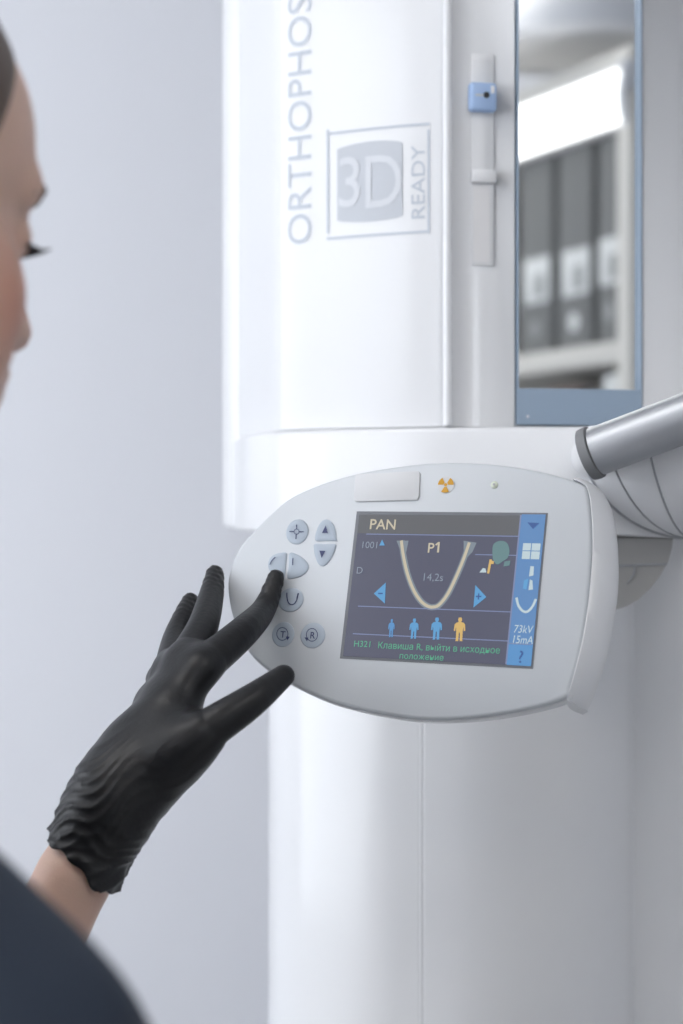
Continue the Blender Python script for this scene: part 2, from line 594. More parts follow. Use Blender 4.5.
# lower column: two cover halves with a seam, and the flat plate behind
left_px = [(269, 1.44), (271, 1.405), (279, 1.372), (300, 1.342), (340, 1.318), (380, 1.304), (420.9, 1.297)]
right_px = [(421.6, 1.297), (470, 1.293), (520, 1.298), (570, 1.313), (605, 1.338), (625, 1.375), (634, 1.43)]
for pts, lab in ((left_px, None), (right_px, None)):
    fr = plan_from(pts, 10)
    plan = fr + [(fr[-1][0] - (0.0 if pts is left_px else 0.012), 1.46), (fr[0][0] + (0.012 if pts is left_px else 0.0), 1.46)]
    if pts is left_px:
        plan = fr + [(fr[-1][0], 1.46), (fr[0][0] + 0.004, 1.462)]
    else:
        plan = fr + [(fr[-1][0] - 0.002, 1.462), (fr[0][0], 1.46)]
    obj('column_cover', prism(plan, 0.05, Z(531, 1.42) - 0.001), M['white'], unit, bevel=0.0022, seg=3)
bm = bmesh.new()
q = P(421.3, 800, 1.2985)
tube(bm, [(q.x, q.y, 0.052), (q.x, q.y, Z(534, 1.42))], 0.0016, 16)
obj('column_seam', bm, M['white'], unit)
obj('column_spine', prism(rounded_rect(X(277, 1.45), 0.42, 1.455, 1.80, 0.012, 5), 0.0, Z(530, 1.44) - 0.001), M['white'], unit, bevel=0.003)
obj('floor_plate', prism(rounded_rect(-0.12, 0.46, 1.26, 1.84, 0.05, 8), 0.0, 0.05), M['offwhite'], unit, bevel=0.006, seg=3)

# handle tube with its bowl-shaped mount
bm = bmesh.new()
bc = P(692, 424, 1.215)
rb = 114 * 1.215 / F
ry = 0.072
rows = []
n, mm = 48, 14
for j in range(mm + 1):
    a = math.pi / 2 * j / mm
    rr, zz = math.cos(a), -math.sin(a)
    if j == mm:
        break
    rows.append([(bc.x + rb * rr * math.cos(2 * math.pi * k / n), bc.y + ry * rr * math.sin(2 * math.pi * k / n), bc.z - 0.002 + rb * 0.97 * zz) for k in range(n)])
R = loft(bm, rows, True, True, True)
mount = obj('handle_mount', bm, M['white'], unit, bevel=0.004, seg=3)


def on_bowl(az, el, off=0.0):
    c, s = math.cos(el), math.sin(el)
    return Vector((bc.x + (rb + off) * c * math.cos(az), bc.y + (ry + off) * c * math.sin(az), bc.z - 0.002 - (rb * 0.97 + off) * s))


for az in (214, 238):
    bm = bmesh.new()
    tube(bm, [on_bowl(math.radians(az + 4 * math.sin(k / 12 * 2)), math.radians(8 + 76 * k / 12), 0.0001) for k in range(13)], 0.0007, 6)
    obj('mount_seam', bm, M['seam'], mount)
bm = bmesh.new()
tube(bm, [on_bowl(math.radians(183), math.radians(10 + 80 * k / 16), 0.0002) for k in range(17)] + [on_bowl(math.radians(3), math.radians(86 - 6 * k), 0.0002) for k in range(6)], 0.0011, 8)
obj('mount_gap_line', bm, M['seam'], mount)  # dark joint gap along the bowl's outline, its shade drawn as a tube
ta = P(593.5, 452.5, 1.150)
tdir = Vector((0.865, -0.36, 0.325)).normalized()
# direction chosen so that the tube leaves the picture at half its height on the right edge
tb = P(684, 418.5, 1.127)
tdir = (tb - ta).normalized()
rt = 0.0147
bm = bmesh.new()
tube(bm, [ta + tdir * q for q in (0.002, 0.03, 0.06, 0.10, 0.125, 0.13, 0.132)], [rt] * 5 + [rt * 0.93, rt * 0.7], 40)
handle = obj('handle_tube', bm, M['alu'], unit, sharp=50)
bm = bmesh.new()
q = ta + tdir * 0.0
tube(bm, [ta - tdir * 0.0050, ta - tdir * 0.0045, ta - tdir * 0.001, ta + tdir * 0.001, ta + tdir * 0.0015], [rt + 0.0004, rt + 0.0012, rt + 0.0016, rt + 0.0014, rt + 0.0002], 40)
obj('rubber_ring', bm, M['rubber'], handle, sharp=50)
bm = bmesh.new()
tube(bm, [ta + Vector((0.004, 0.010, 0.001)), ta + Vector((0.006, 0.03, 0.001)), ta + Vector((0.010, 0.09, 0))], [rt * 0.75, rt * 0.85, rt * 0.9], 32)
obj('tube_socket', bm, M['white'], mount, sharp=50)

# swivel arm that carries the control panel, and the bracket under it
arm_px = closed_spline([(594, 480), (620, 479), (660, 480), (715, 482), (724, 500), (722, 530), (700, 538.5), (660, 538), (613, 536), (600, 534), (592, 528)], 5)
bm = bmesh.new()
loops = []
for dpt, k in ((1.219, 0.93), (1.221, 0.985), (1.227, 1.0), (1.30, 1.0)):
    loops.append([P(640 + (a - 640) * k, 507 + (b - 507) * k, 1.205) + Vector((0, dpt - 1.205, 0)) for a, b in arm_px])
loft(bm, loops)
arm = obj('panel_arm', bm, M['white'], unit, sharp=40)
bpx = [(615, 537), (676, 538), (675, 548), (671, 562), (663, 576), (652, 590), (640, 601), (630, 607), (618, 611), (617, 590), (615.5, 565)]
bm = bmesh.new()
loft(bm, [[P(645 + (a - 645) * k, 570 + (b - 570) * k, 1.22) + Vector((0, dpt - 1.22, 0)) for a, b in bpx] for dpt, k in ((1.228, 0.97), (1.231, 1.0), (1.40, 1.0))])
br = obj('arm_bracket', bm, M['bracket'], unit, sharp=25)
bm = bmesh.new()
tube(bm, [P(618, 566, 1.2278), P(640, 565, 1.2276), P(667, 563.8, 1.2278)], 0.0009, 8)
obj('bracket_joint', bm, M['seam'], br)
bm = bmesh.new()
tube(bm, [P(635, 567, 1.2276), P(633.5, 575, 1.2276), P(627, 584, 1.2276)], [0.0009, 0.0008, 0.0004], 8)
obj('bracket_scratch', bm, M['seam'], br)

# ------------------------------------------------------------------ the control panel
yaw, pit, rol = math.radians(-21.5), math.radians(-15.5), math.radians(0.9)
RM = (Matrix.Rotation(yaw, 3, 'Z') @ Matrix.Rotation(pit, 3, 'X') @ Matrix.Rotation(rol, 3, 'Y'))
PC = Vector((0.0582, 1.103, H - 0.0432))
U, N, V = RM @ Vector((1, 0, 0)), RM @ Vector((0, -1, 0)), RM @ Vector((0, 0, 1))


def uv(px, py, w=0.0):
    """panel coordinates of the spot seen at a pixel, on the plane w in front of the panel's face"""
    r = Vector(((px - CX) / F, 1.0, -(py - CY) / F))
    c0 = PC - Vector((0, 0, H)) + N * w
    t = c0.dot(N) / r.dot(N)
    q = r * t - c0
    return q.dot(U), q.dot(V)


def W(u, v, w=0.0):
    return PC + U * u + V * v + N * w


def on(px, py, w=0.0):
    return W(*uv(px, py), w)


panel = thing('control_panel', 'oval pale grey control panel with lit colour screen and round keys, mounted below the mirror', 'control panel', tuple(W(0, 0, -0.03)))
face_top = [(227, 588), (231, 566), (240, 546), (254, 530), (272, 512), (291, 497), (321, 483.5), (355, 473.5), (388, 467.5), (424, 463), (460, 462), (500, 464.5), (540, 471), (566, 478)]
corner = [(580, 483), (587, 490), (590, 510), (591.5, 540), (590, 575), (585.5, 620), (578, 660), (570, 686), (566, 697)]
face_bot = [(540, 706), (500, 714), (460, 718.5), (420, 719), (380, 713.5), (350, 707), (325, 699.5), (297, 686.5), (267, 669), (246, 648), (233, 620)]
fo = [uv(a, b) for a, b in closed_spline(face_top + corner + face_bot, 5)]
fo = [Vector(p) for p in fo]
fc = Vector((0.0, 0.0))
nf = len(fo)


def offset_loop(lp, dist):
    out = []
    m_ = len(lp)
    for i in range(m_):
        a, b = lp[i - 1], lp[(i + 1) % m_]
        tg = (b - a).normalized()
        nn = Vector((tg.y, -tg.x))
        if nn.dot(lp[i] - fc) < 0:
            nn = -nn
        out.append(lp[i] + nn * dist)
    return out


bm = bmesh.new()
L0 = offset_loop(fo, -0.0022)
L1 = offset_loop(fo, -0.0006)
loft(bm, [[W(p.x, p.y, 0.0) for p in L0], [W(p.x, p.y, -0.0007) for p in L1], [W(p.x, p.y, -0.0022) for p in fo], [W(p.x, p.y, -0.005) for p in fo]])
face = obj('face_plate', bm, M['panelwhite'], panel, sharp=50)
bm = bmesh.new()
rim = offset_loop(fo, 0.0008)
loops = [[W(p.x, p.y, -0.0036) for p in fo], [W(p.x, p.y, -0.0042) for p in rim]]
for w, k in ((-0.010, 0.998), (-0.016, 0.985), (-0.024, 0.95), (-0.032, 0.88), (-0.038, 0.76), (-0.041, 0.60)):
    loops.append([W(p.x * k, p.y * k, w) for p in rim])
loft(bm, loops)
obj('back_shell', bm, M['white'], panel, sharp=50)
# end cap: the separate curved shell closing the right end
outer_px = [(584, 480), (594, 485), (604, 494), (612, 515), (616, 545), (616.5, 580), (613, 612), (606, 645), (596, 674), (586, 695), (578, 705), (570, 709)]
inner_px = [(572, 479), (582, 483), (588, 491), (591, 510), (592.5, 540), (591.5, 568), (588.5, 600), (583, 636), (577, 662), (571, 684), (567.5, 696), (567, 700)]
O = spline(outer_px, 4)
I = spline(inner_px, 4)
bm = bmesh.new()
secs = []
for (oa, ob), (ia, ib) in zip(O, I):
    pi_ = on(ia, ib, -0.0002)
    w2 = -0.022
    po = W(*uv(oa, ob, w2), w2)
    mid = (pi_ * 0.55 + po * 0.45) + N * 0.0050
    q1 = pi_ * 0.93 + po * 0.07 + N * 0.0016
    q2 = pi_ * 0.15 + po * 0.85 + N * 0.0030
    inward = (pi_ - po) - N * (pi_ - po).dot(N)
    secs.append([pi_ - N * 0.006, pi_, q1, mid, q2, po, po - N * 0.010 + inward * 0.12, po - N * 0.022 + inward * 0.5, pi_ - N * 0.040 + inward * 0.6])
loft(bm, secs)
obj('end_cap', bm, M['white'], panel, sharp=62)
# neck joining the panel to the arm
bm = bmesh.new()
tube(bm, [W(0.05, 0.0, -0.034), W(0.05, 0.005, -0.06), P(556, 506, 1.18), P(556, 506, 1.2325)], [0.018, 0.016, 0.015, 0.015], 24)
obj('swivel_neck', bm, M['white'], panel)


def poly_px(bm, pts, w):
    f = bm.faces.new([bm.verts.new(on(a, b, w)) for a, b in pts])
    return f


def stroke(bm, pts, wid, w):
    """thin flat stroke along pixels pts, wid metres wide, on the plane w"""
    q = [Vector(uv(a, b)) for a, b in pts]
    L, Rr = [], []
    for i, p in enumerate(q):
        tg = (q[min(i + 1, len(q) - 1)] - q[max(i - 1, 0)]).normalized()
        nn = Vector((-tg.y, tg.x)) * wid / 2
        L.append(W(*(p + nn), w)); Rr.append(W(*(p - nn), w))
    loft(bm, [L, Rr], closed=False)


def panel_text(bm, body, px, py, h, w, align='LEFT', bold=0.0, sx=1.0, slant=0.0):
    vs, fs = text_polys(body, 1.0, align, bold)
    kk = h / 0.727
    vs = [(q[0] * kk, q[1] * kk, 0) for q in vs]
    u0, v0 = uv(px, py)
    add_polys(bm, vs, fs, lambda v: W(u0 + (v[0] + slant * v[1]) * sx, v0 + v[1], w))


# ---- screen
scr = [(358, 512.5), (547, 514), (532, 668), (341, 657.5)]
bm = bmesh.new()
g = [(357, 511.4), (548, 513), (533, 669), (340, 658.5)]
loft(bm, [[on(a, b, -0.001) for a, b in g], [on(a, b, 0.0003) for a, b in g]])
screen = obj('screen', bm, M['bezel'], panel, sharp=20)


def scr_at(fx, fy):
    """pixel at a fraction across and down the screen"""
    tl, tr, brr, bl = [Vector(q) for q in scr]
    return tuple((tl * (1 - fx) + tr * fx) * (1 - fy) + (bl * (1 - fx) + brr * fx) * fy)


def fr_of(px, py):
    fx, fy = 0.5, 0.5
    for _ in range(30):
        q = Vector(scr_at(fx, fy))
        dx, dy = px - q.x, py - q.y
        fx += dx / 190
        fy += dy / 150
        fx += (dy / 150) * 0.10
    return fx, fy


def region(name, m, a, b, w):
    bm = bmesh.new()
    poly_px(bm, [scr_at(a[0], a[1]), scr_at(b[0], a[1]), scr_at(b[0], b[1]), scr_at(a[0], b[1])], w)
    return obj(name, bm, m, screen, sharp=None)


w1, w2, w3 = 0.0006, 0.0009, 0.0012
SBX = 0.862
region('display_area', M['scr'], (0.012, 0.015), (SBX, 0.99), w1)
region('title_bar', M['scrtop'], (0.012, 0.015), (SBX, 0.145), w1 + 0.0001)
side = region('side_bar', M['scrblue'], (SBX + 0.006, 0.005), (0.995, 0.99), w1)
region('side_bar_footer', M['scrblue2'], (SBX + 0.006, 0.855), (0.995, 0.99), w1 + 0.0001)
bm = bmesh.new()
for y in (0.15, 0.645, 0.835):
    stroke(bm, [scr_at(0.06 if y < 0.8 else 0.05, y), scr_at(SBX, y)], 0.0006, w2)
stroke(bm, [scr_at(0.645, 0.275), scr_at(SBX, 0.275)], 0.0006, w2)
stroke(bm, [scr_at(SBX + 0.003, 0.01), scr_at(SBX + 0.003, 0.985)], 0.0009, w2)
stroke(bm, [scr_at(SBX + 0.003, 0.85), scr_at(0.99, 0.85)], 0.0005, w2)
obj('divider_lines', bm, M['scrline'], screen, sharp=None)


def sp(name, m, fn, label=None):
    bm = bmesh.new()
    fn(bm)
    return obj(name, bm, m, screen, sharp=None, label=label)


sp('title_text', M['scrcream'], lambda b: panel_text(b, 'PAN', 369.5, 529.5, 0.0063, w3, bold=0.012))
sp('program_text', M['scrcream'], lambda b: (panel_text(b, 'P', 427.5, 553, 0.0060, w3, bold=0.012), stroke(b, [(438.6, 553), (439.6, 542.6)], 0.0012, w3), stroke(b, [(436.4, 545.6), (439.7, 543)], 0.0010, w3 + 0.0001)))
sp('time_text', M['scrgrey'], lambda b: panel_text(b, '14,2s', 422, 581, 0.0046, w3))
sp('setting_text', M['scrgrey'], lambda b: (panel_text(b, '1001', 361, 548.5, 0.0042, w3), panel_text(b, 'D', 356.5, 574, 0.0042, w3)))
sp('setting_marker', M['scrcyan'], lambda b: poly_px(b, [(380, 546), (385.5, 546), (382.8, 540)], w3))
jaw = [(402, 541), (404, 556), (408, 574), (414, 590), (421, 601), (428, 606.5), (434, 607.5), (440, 605), (448, 595), (456, 579), (464, 560), (470, 543)]
jl = spline(jaw, 5)
sp('jaw_halo', M['scrpink'], lambda b: (stroke(b, jl, 0.0036, w2 - 0.0001), poly_px(b, [(397, 541), (409, 541), (406, 556), (403, 557)], w2 - 0.00015), poly_px(b, [(464, 541), (477, 543), (473, 552), (464, 562)], w2 - 0.00015)))
sp('jaw_curve', M['scrcream'], lambda b: stroke(b, jl, 0.0018, w3))
sp('back_arrow', M['scrcyan'], lambda b: poly_px(b, [(374.5, 594), (386.5, 583), (385.5, 604)], w3))
sp('next_arrow', M['scrcyan'], lambda b: poly_px(b, [(487, 597.5), (476, 585.5), (474, 608)], w3))
sp('back_arrow_mark', M['scrdkblue'], lambda b: stroke(b, [(379, 594), (383.5, 594)], 0.0008, w3 + 0.0002))
sp('next_arrow_mark', M['scrdkblue'], lambda b: (stroke(b, [(476.5, 597), (482, 597)], 0.0008, w3 + 0.0002), stroke(b, [(479.5, 594), (479, 600)], 0.0008, w3 + 0.0003)))


def figure_px(b, cx, base, h, wd):
    """small standing figure: head, arms, body, legs as one flat shape"""
    s = h
    pts = [(-.10, 1.0), (.10, 1.0), (.16, .93), (.14, .85), (.08, .81), (.30, .78), (.42, .70), (.46, .44), (.34, .42), (.30, .60), (.26, .42), (.26, .03), (.30, 0), (.06, 0), (.04, .36), (-.04, .36), (-.06, 0), (-.30, 0), (-.26, .03), (-.26, .42), (-.30, .60), (-.34, .42), (-.46, .44), (-.42, .70), (-.30, .78), (-.08, .81), (-.14, .85), (-.16, .93)]
    vs = [b.verts.new(on(cx + x * wd - (y * s) * -0.06, base - y * s, w3)) for x, y in pts]
    b.faces.new(vs)


for cx, base, h, wd, mm_, nm in ((391.5, 637.5, 18, 7, 'scrblue2', None), (414, 639, 20, 10, 'scrcyan', None), (436.5, 640, 22, 12, 'scrcyan', None), (459.5, 641.5, 23.5, 12.5, 'scrorange', 'orange figure icon')):
    o = sp('patient_size_icon', M[mm_], lambda b: figure_px(b, cx, base, h, wd), nm)
sp('status_text', M['scrgreen'], lambda b: (panel_text(b, 'H321', 354, 646.9, 0.0037, w3), panel_text(b, 'Клавиша R, выйти в исходное', 378, 648.6, 0.0039, w3, sx=0.955), panel_text(b, 'положение', 399.5, 659.0, 0.0036, w3)))
# skull icon with its scale
sk = closed_spline([(493, 553), (494, 545), (500, 541.5), (507, 543), (510, 550), (508.5, 558), (503, 562), (498, 565), (494, 561)], 4)
sp('skull_icon', M['scrteal'], lambda b: (poly_px(b, sk, w3), poly_px(b, [(505, 562), (511, 561), (510, 566), (504, 567)], w3)))
sp('bite_icon', M['scrorange'], lambda b: (stroke(b, [(491.5, 560), (488.8, 574)], 0.0014, w3 + 0.0002), stroke(b, [(491.5, 563), (494.5, 563.2)], 0.0018, w3 + 0.0003)))
sp('bite_white_mark', M['scrwhite'], lambda b: poly_px(b, [(480, 573), (487, 573), (486, 569), (483.5, 568.5)], w3))  # small white mark beside the bite icon
# side bar symbols
sp('menu_marker', M['scrdkblue'], lambda b: poly_px(b, [(528, 523), (540, 523.5), (533.5, 529.5)], w3))
sp('sensor_icon', M['scrwhite'], lambda b: [poly_px(b, [scr_at(x0, y0), scr_at(x1, y0), scr_at(x1, y1), scr_at(x0, y1)], w3) for x0, x1 in ((0.893, 0.935), (0.940, 0.985)) for y0, y1 in ((0.195, 0.242), (0.247, 0.298))])
sp('tooth_icon', M['scrwhite'], lambda b: (poly_px(b, [(531, 566.5), (534.5, 567), (534, 576), (529.5, 577)], w3), poly_px(b, [(530.5, 580), (533, 581), (533.5, 590), (529, 590.5)], w3)))
sp('tooth_icon_shade', M['scrcyan'], lambda b: poly_px(b, [(524.5, 581), (529, 579), (527, 590), (523.5, 589)], w3))
sp('jaw_icon', M['scrwhite'], lambda b: stroke(b, spline([(517, 598), (519, 606), (523.5, 611.5), (528, 612), (533, 607), (536.5, 599.5)], 4), 0.0014, w3))
sp('exposure_text', M['scrwhite'], lambda b: (panel_text(b, '73kV', 513.5, 633, 0.0047, w3, sx=0.83, slant=0.15), panel_text(b, '15mA', 511.5, 643.5, 0.0047, w3, sx=0.80, slant=0.15)))
sp('help_mark', M['scrdkblue'], lambda b: panel_text(b, '?', 518, 663, 0.0072, w3, bold=0.006))

# ---- stickers, lamps
bm = bmesh.new()
g = [(357.5, 474.5), (419, 471.5), (420.5, 474), (419.5, 497), (417.5, 500.5), (356, 502), (354, 499.5), (355.5, 476.5)]
loft(bm, [[on(a, b, -0.0005) for a, b in g], [on(a, b, 0.0011) for a, b in g]])
obj('label_plate', bm, M['plate'], panel, bevel=0.0004)
bm = bmesh.new()
c0 = uv(446, 485)
r0 = 8.6 * 1.1 / F
for k in range(3):
    a0 = math.radians(120 * k)
    ang = [a0 + math.radians(q) for q in range(0, 61, 10)]
    ins = [W(c0[0] + r0 * 0.28 * math.cos(a), c0[1] + r0 * 0.28 * math.sin(a), 0.0006) for a in ang]
    ous = [W(c0[0] + r0 * 0.98 * math.cos(a), c0[1] + r0 * 0.98 * math.sin(a), 0.0006) for a in ang]
    loft(bm, [ins, ous], closed=False)
bm.faces.new([bm.verts.new(W(c0[0] + r0 * 0.2 * math.cos(a), c0[1] + r0 * 0.2 * math.sin(a), 0.0006)) for a in [k * math.pi / 6 for k in range(12)]])
bmd = bmesh.new()
loft(bmd, [[W(c0[0] + r0 * 1.06 * math.cos(a), c0[1] + r0 * 1.06 * math.sin(a), w) for a in [k * math.pi / 12 for k in range(24)]] for w in (-0.0003, 0.0003)])
disc = obj('radiation_sticker', bmd, M['plate'], panel)
obj('trefoil_mark', bm, M['orange'], disc, sharp=None)
bm = bmesh.new()
c1 = uv(494.5, 485)
loft(bm, [[W(c1[0] + r * math.cos(a), c1[1] + r * math.sin(a), w) for a in [k * math.pi / 10 for k in range(20)]] for r, w in ((0.0022, -0.0004), (0.0022, 0.0004), (0.0017, 0.0009), (0.0008, 0.0012))])
led = obj('indicator_lamp', bm, M['led'], panel)
bm = bmesh.new()
loft(bm, [[W(c1[0] + 0.0007 * math.cos(a), c1[1] + 0.0007 * math.sin(a), w) for a in [k * math.pi / 6 for k in range(12)]] for w in (0.0010, 0.0014)])
obj('lamp_core', bm, M['seam'], led)


# ---- keys
def key(pts, icon, wk=0.0005):
    q = [Vector(uv(a, b)) for a, b in closed_spline(pts, 6)]
    c = sum(q, Vector((0, 0))) / len(q)
    bm = bmesh.new()
    loft(bm, [[W(*(c + (p - c) * k), w) for p in q] for k, w in ((1.0, -0.0004), (1.0, wk * 0.5), (0.95, wk), (0.6, wk * 1.25))])
    o = obj('key', bm, M['button'], panel, sharp=60)
    bm = bmesh.new()
    icon(bm, wk * 1.25 + 0.0004)
    obj('key_symbol', bm, M['ink'], o, sharp=None)
    return o


def half_key(pts, icon):
    return key(pts, icon)


def ell(cx, cy, rx, ry, n=10, tilt=0.0):
    return [(cx + rx * math.cos(2 * math.pi * k / n) - tilt * ry * math.sin(2 * math.pi * k / n) * 1.0, cy + ry * math.sin(2 * math.pi * k / n)) for k in range(n)]


def ic_cross(b, w):
    for a, q in (((290, 532), (295, 532)), ((299.5, 532.2), (304.5, 532.2)), ((297.3, 525), (297.2, 529.6)), ((296.9, 534.5), (296.5, 539.5))):
        stroke(b, [a, q], 0.0006, w)
    stroke(b, ell(297.2, 532, 2.6, 2.6, 12) + [(299.8, 532)], 0.0004, w)


key(ell(297.5, 532, 11, 12.5, tilt=0.1), ic_cross)
key([(315.5, 540.5), (317, 530), (321, 522.5), (326, 519.5), (331, 521.5), (335, 528), (337, 540.8), (337, 541.2), (326, 541)], lambda b, w: poly_px(b, [(322.5, 533.5), (328.5, 533.5), (326.3, 525.8)], w))
key([(315, 544), (326, 544.2), (335.8, 544.6), (334.5, 552), (330, 560.5), (324.5, 566), (319.5, 565), (316, 558.5), (314.2, 550)], lambda b, w: poly_px(b, [(320, 551), (326, 551.3), (322.2, 558.5)], w))
key([(286.8, 553.5), (286, 565), (284.5, 577.5), (278, 576.5), (271, 572.5), (268.3, 566), (269.5, 559.5), (274, 555), (281, 553)], lambda b, w: stroke(b, spline([(270.5, 565), (272.5, 561), (276, 557.5)], 4), 0.0006, w))
key([(289.8, 553.3), (297, 554.5), (304, 559), (308.5, 565), (307.5, 571), (302, 576), (296, 577.8), (287.8, 578.2), (288.8, 566)], lambda b, w: stroke(b, [(293.5, 558.5), (293.2, 565.5)], 0.0006, w))
key(ell(291, 600, 12.5, 12, tilt=0.1), lambda b, w: (stroke(b, spline([(298.6, 594), (297.5, 600), (295, 604), (292, 605), (289, 603), (287.5, 597), (287.6, 593)], 4), 0.0007, w), stroke(b, [(297.5, 599), (299, 593.5)], 0.0009, w)))


def ic_letter(ch, cx, cy, sgn):
    def f(b, w):
        ring = [(cx + 5.6 * math.cos(a), cy + 6.4 * math.sin(a)) for a in [2 * math.pi * k / 20 for k in range(21)]]
        stroke(b, ring, 0.00045, w)
        panel_text(b, ch, cx + 0.2, cy + 3.6, 0.0040, w + 0.0001, 'CENTER', 0.01)
        poly_px(b, [(cx + sgn * 5.5 - 2, cy + 2.5), (cx + sgn * 5.5 + 2, cy + 2.7), (cx + sgn * 5.0, cy + 6.5)], w)
    return f


key(ell(283.3, 634.5, 11, 12.5, tilt=0.08), ic_letter('T', 283, 634.3, 1))
key(ell(313, 635.5, 12.3, 12.8, tilt=0.08), ic_letter('R', 312.6, 635.2, -1))

# ------------------------------------------------------------------ reflected corner: shelf, files, strip light
MP = Vector((gl0.x, gl0.y, 0))


def refl(p):
    p = Vector(p)
    dlt = (p - MP).dot(gn)
    return p - gn * 2 * dlt


# virtual picture position behind the mirror -> real place: the shelf stands along the right wall
sh0 = refl(P(600, 300, 2.56))
SX = sh0.x                      # plane of the file spines


def ref_y(px):
    """y along the shelf front of what the mirror shows at px"""
    best = None
    lo, hi = 1.5, 5.0
    for _ in range(60):
        mid = (lo + hi) / 2
        q = refl(P(px, 300, mid))
        if q.x < SX:
            lo = mid
        else:
            hi = mid
    return q.y, mid


def ref_z(px, py):
    y, dd_ = ref_y(px)
    return Z(py, dd_)

SXB = WX1 - 0.004                # back of the shelf unit, at the right wall
yP1, yP0 = ref_y(637.5)[0], ref_y(625)[0]      # end panel of the unit as the mirror shows it
zS1, zS0 = ref_z(570, 349), ref_z(570, 370)    # board under the files
zT = ref_z(622, 128)
yLow = yP0 - 0.92
unit2 = thing('wall_shelf_unit', 'pale shelf unit on the wall holding grey files, seen in the mirror', 'shelf', (1.2, yP0 - 0.4, 0))
LY0, LY1 = min(yP0, yP1), max(yP0, yP1)
zBase = 0.0
obj('end_panel', boxbm((SX - 0.012, LY0, zBase), (SXB, LY1, zT + 0.10)), M['shelf'], unit2, bevel=0.002)
obj('end_panel', boxbm((SX - 0.012, yLow - 0.02, zBase), (SXB, yLow, zT + 0.10)), M['shelf'], unit2, bevel=0.002)
obj('shelf_board', boxbm((SX - 0.010, yLow, zS0), (SXB, LY0, zS1)), M['shelf'], unit2, bevel=0.002)
zS2 = zS0 - 0.40
obj('shelf_board', boxbm((SX - 0.010, yLow, zS2 - 0.03), (SXB, LY0, zS2)), M['shelf'], unit2, bevel=0.002)
obj('shelf_board', boxbm((SX - 0.010, yLow, zT + 0.075), (SXB, LY0, zT + 0.10)), M['shelf'], unit2, bevel=0.002)
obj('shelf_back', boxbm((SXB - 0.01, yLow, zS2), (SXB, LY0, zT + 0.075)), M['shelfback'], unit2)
obj('plinth', boxbm((SX + 0.02, yLow, 0), (SXB, LY0, zS2 - 0.03)), M['shelf'], unit2)


def binder(y0, wid, hgt, z0, m, lab, lx=None, cat='file', lz=(0.17, 0.29), group=None, label_m=None, small=True):
    t = thing('lever_arch_file', lab, cat, (SX + 0.14, y0 + wid / 2, z0), group)
    bm = bmesh.new()
    r = 0.006
    box(bm, (SX, y0, z0), (SX + 0.27, y0 + wid, z0 + hgt))
    obj('cover', bm, m, t, bevel=0.004, seg=3)
    if lx:
        zc0, zc1 = z0 + lz[0], z0 + lz[1]
        bm = boxbm((SX - 0.0012, y0 + lx[0], zc0), (SX + 0.002, y0 + lx[1], zc1))
        o = obj('spine_label', bm, label_m or M['paper'], t, bevel=0.0005)
        ym, zm = y0 + lx[0] + (lx[1] - lx[0]) * 0.62, (zc0 + zc1) / 2 - 0.008
        bm = boxbm((SX - 0.0020, ym - 0.012, zm - 0.016), (SX, ym + 0.012, zm + 0.016))
        obj('label_print', bm, M['binder2'], o)
    if small:
        bm = bmesh.new()
        c = Vector((SX - 0.0008, y0 + wid * 0.5, z0 + lz[0] - 0.036))
        tube(bm, [c, c + Vector((0.002, 0, 0))], 0.013, 20)
        obj('finger_hole_ring', bm, M['paper'] if small == 'pale' else M['binder2'], t)
    return t


fz = zS1
y_l = [ref_y(q)[0] for q in (524, 550.5, 562, 590.5, 599, 624)]
# spine label heights from the mirror picture
lab_px = ((525, 550, 258, 303), (563, 590, 249, 295), (600, 624.5, 237, 284))
edges = [ref_y(q)[0] for q in (517, 555, 595, 625)]
sp_lab = ['grey lever arch file reflected in the mirror, dimmest of the three with white spine labels',
          'grey lever arch file with white label and pale round ring, reflected in middle of mirror',
          'grey lever arch file reflected beside the pale end panel of the shelf']
for k, (a, b, c, d_) in enumerate(lab_px):
    ya, yb = ref_y(a)[0], ref_y(b)[0]
    pm = (a + b) / 2
    y0, y1 = edges[k] + 0.008, edges[k + 1] - 0.010
    z1, z0 = ref_z(pm, c), ref_z(pm, d_)
    binder(y0, y1 - y0, 0.33, fz, M['binder'], sp_lab[k], (ya - y0, yb - y0), lz=(z0 - fz, z1 - fz), small='pale' if k == 1 else True)
# the row below, of which the mirror's lower edge shows the tops
for k, (pa, pb, m_, hh, lb) in enumerate(((517, 548, 'binder', 0.375, 'dark grey file top seen below the reflected shelf board, far from the end panel'),
                                          (549, 580, 'binder3', 0.38, 'brownish file top seen below the reflected shelf board'),
                                          (583, 600, 'binder', 0.37, 'narrow dark file below the reflected shelf board beside a brownish file'),
                                          (603, 622, 'paper', 0.388, 'white file below the reflected shelf board, next to the end panel'))):
    ya, yb = ref_y(pa)[0], ref_y(pb)[0]
    binder(ya, yb - ya, hh, zS2, M[m_], lb, small=False)

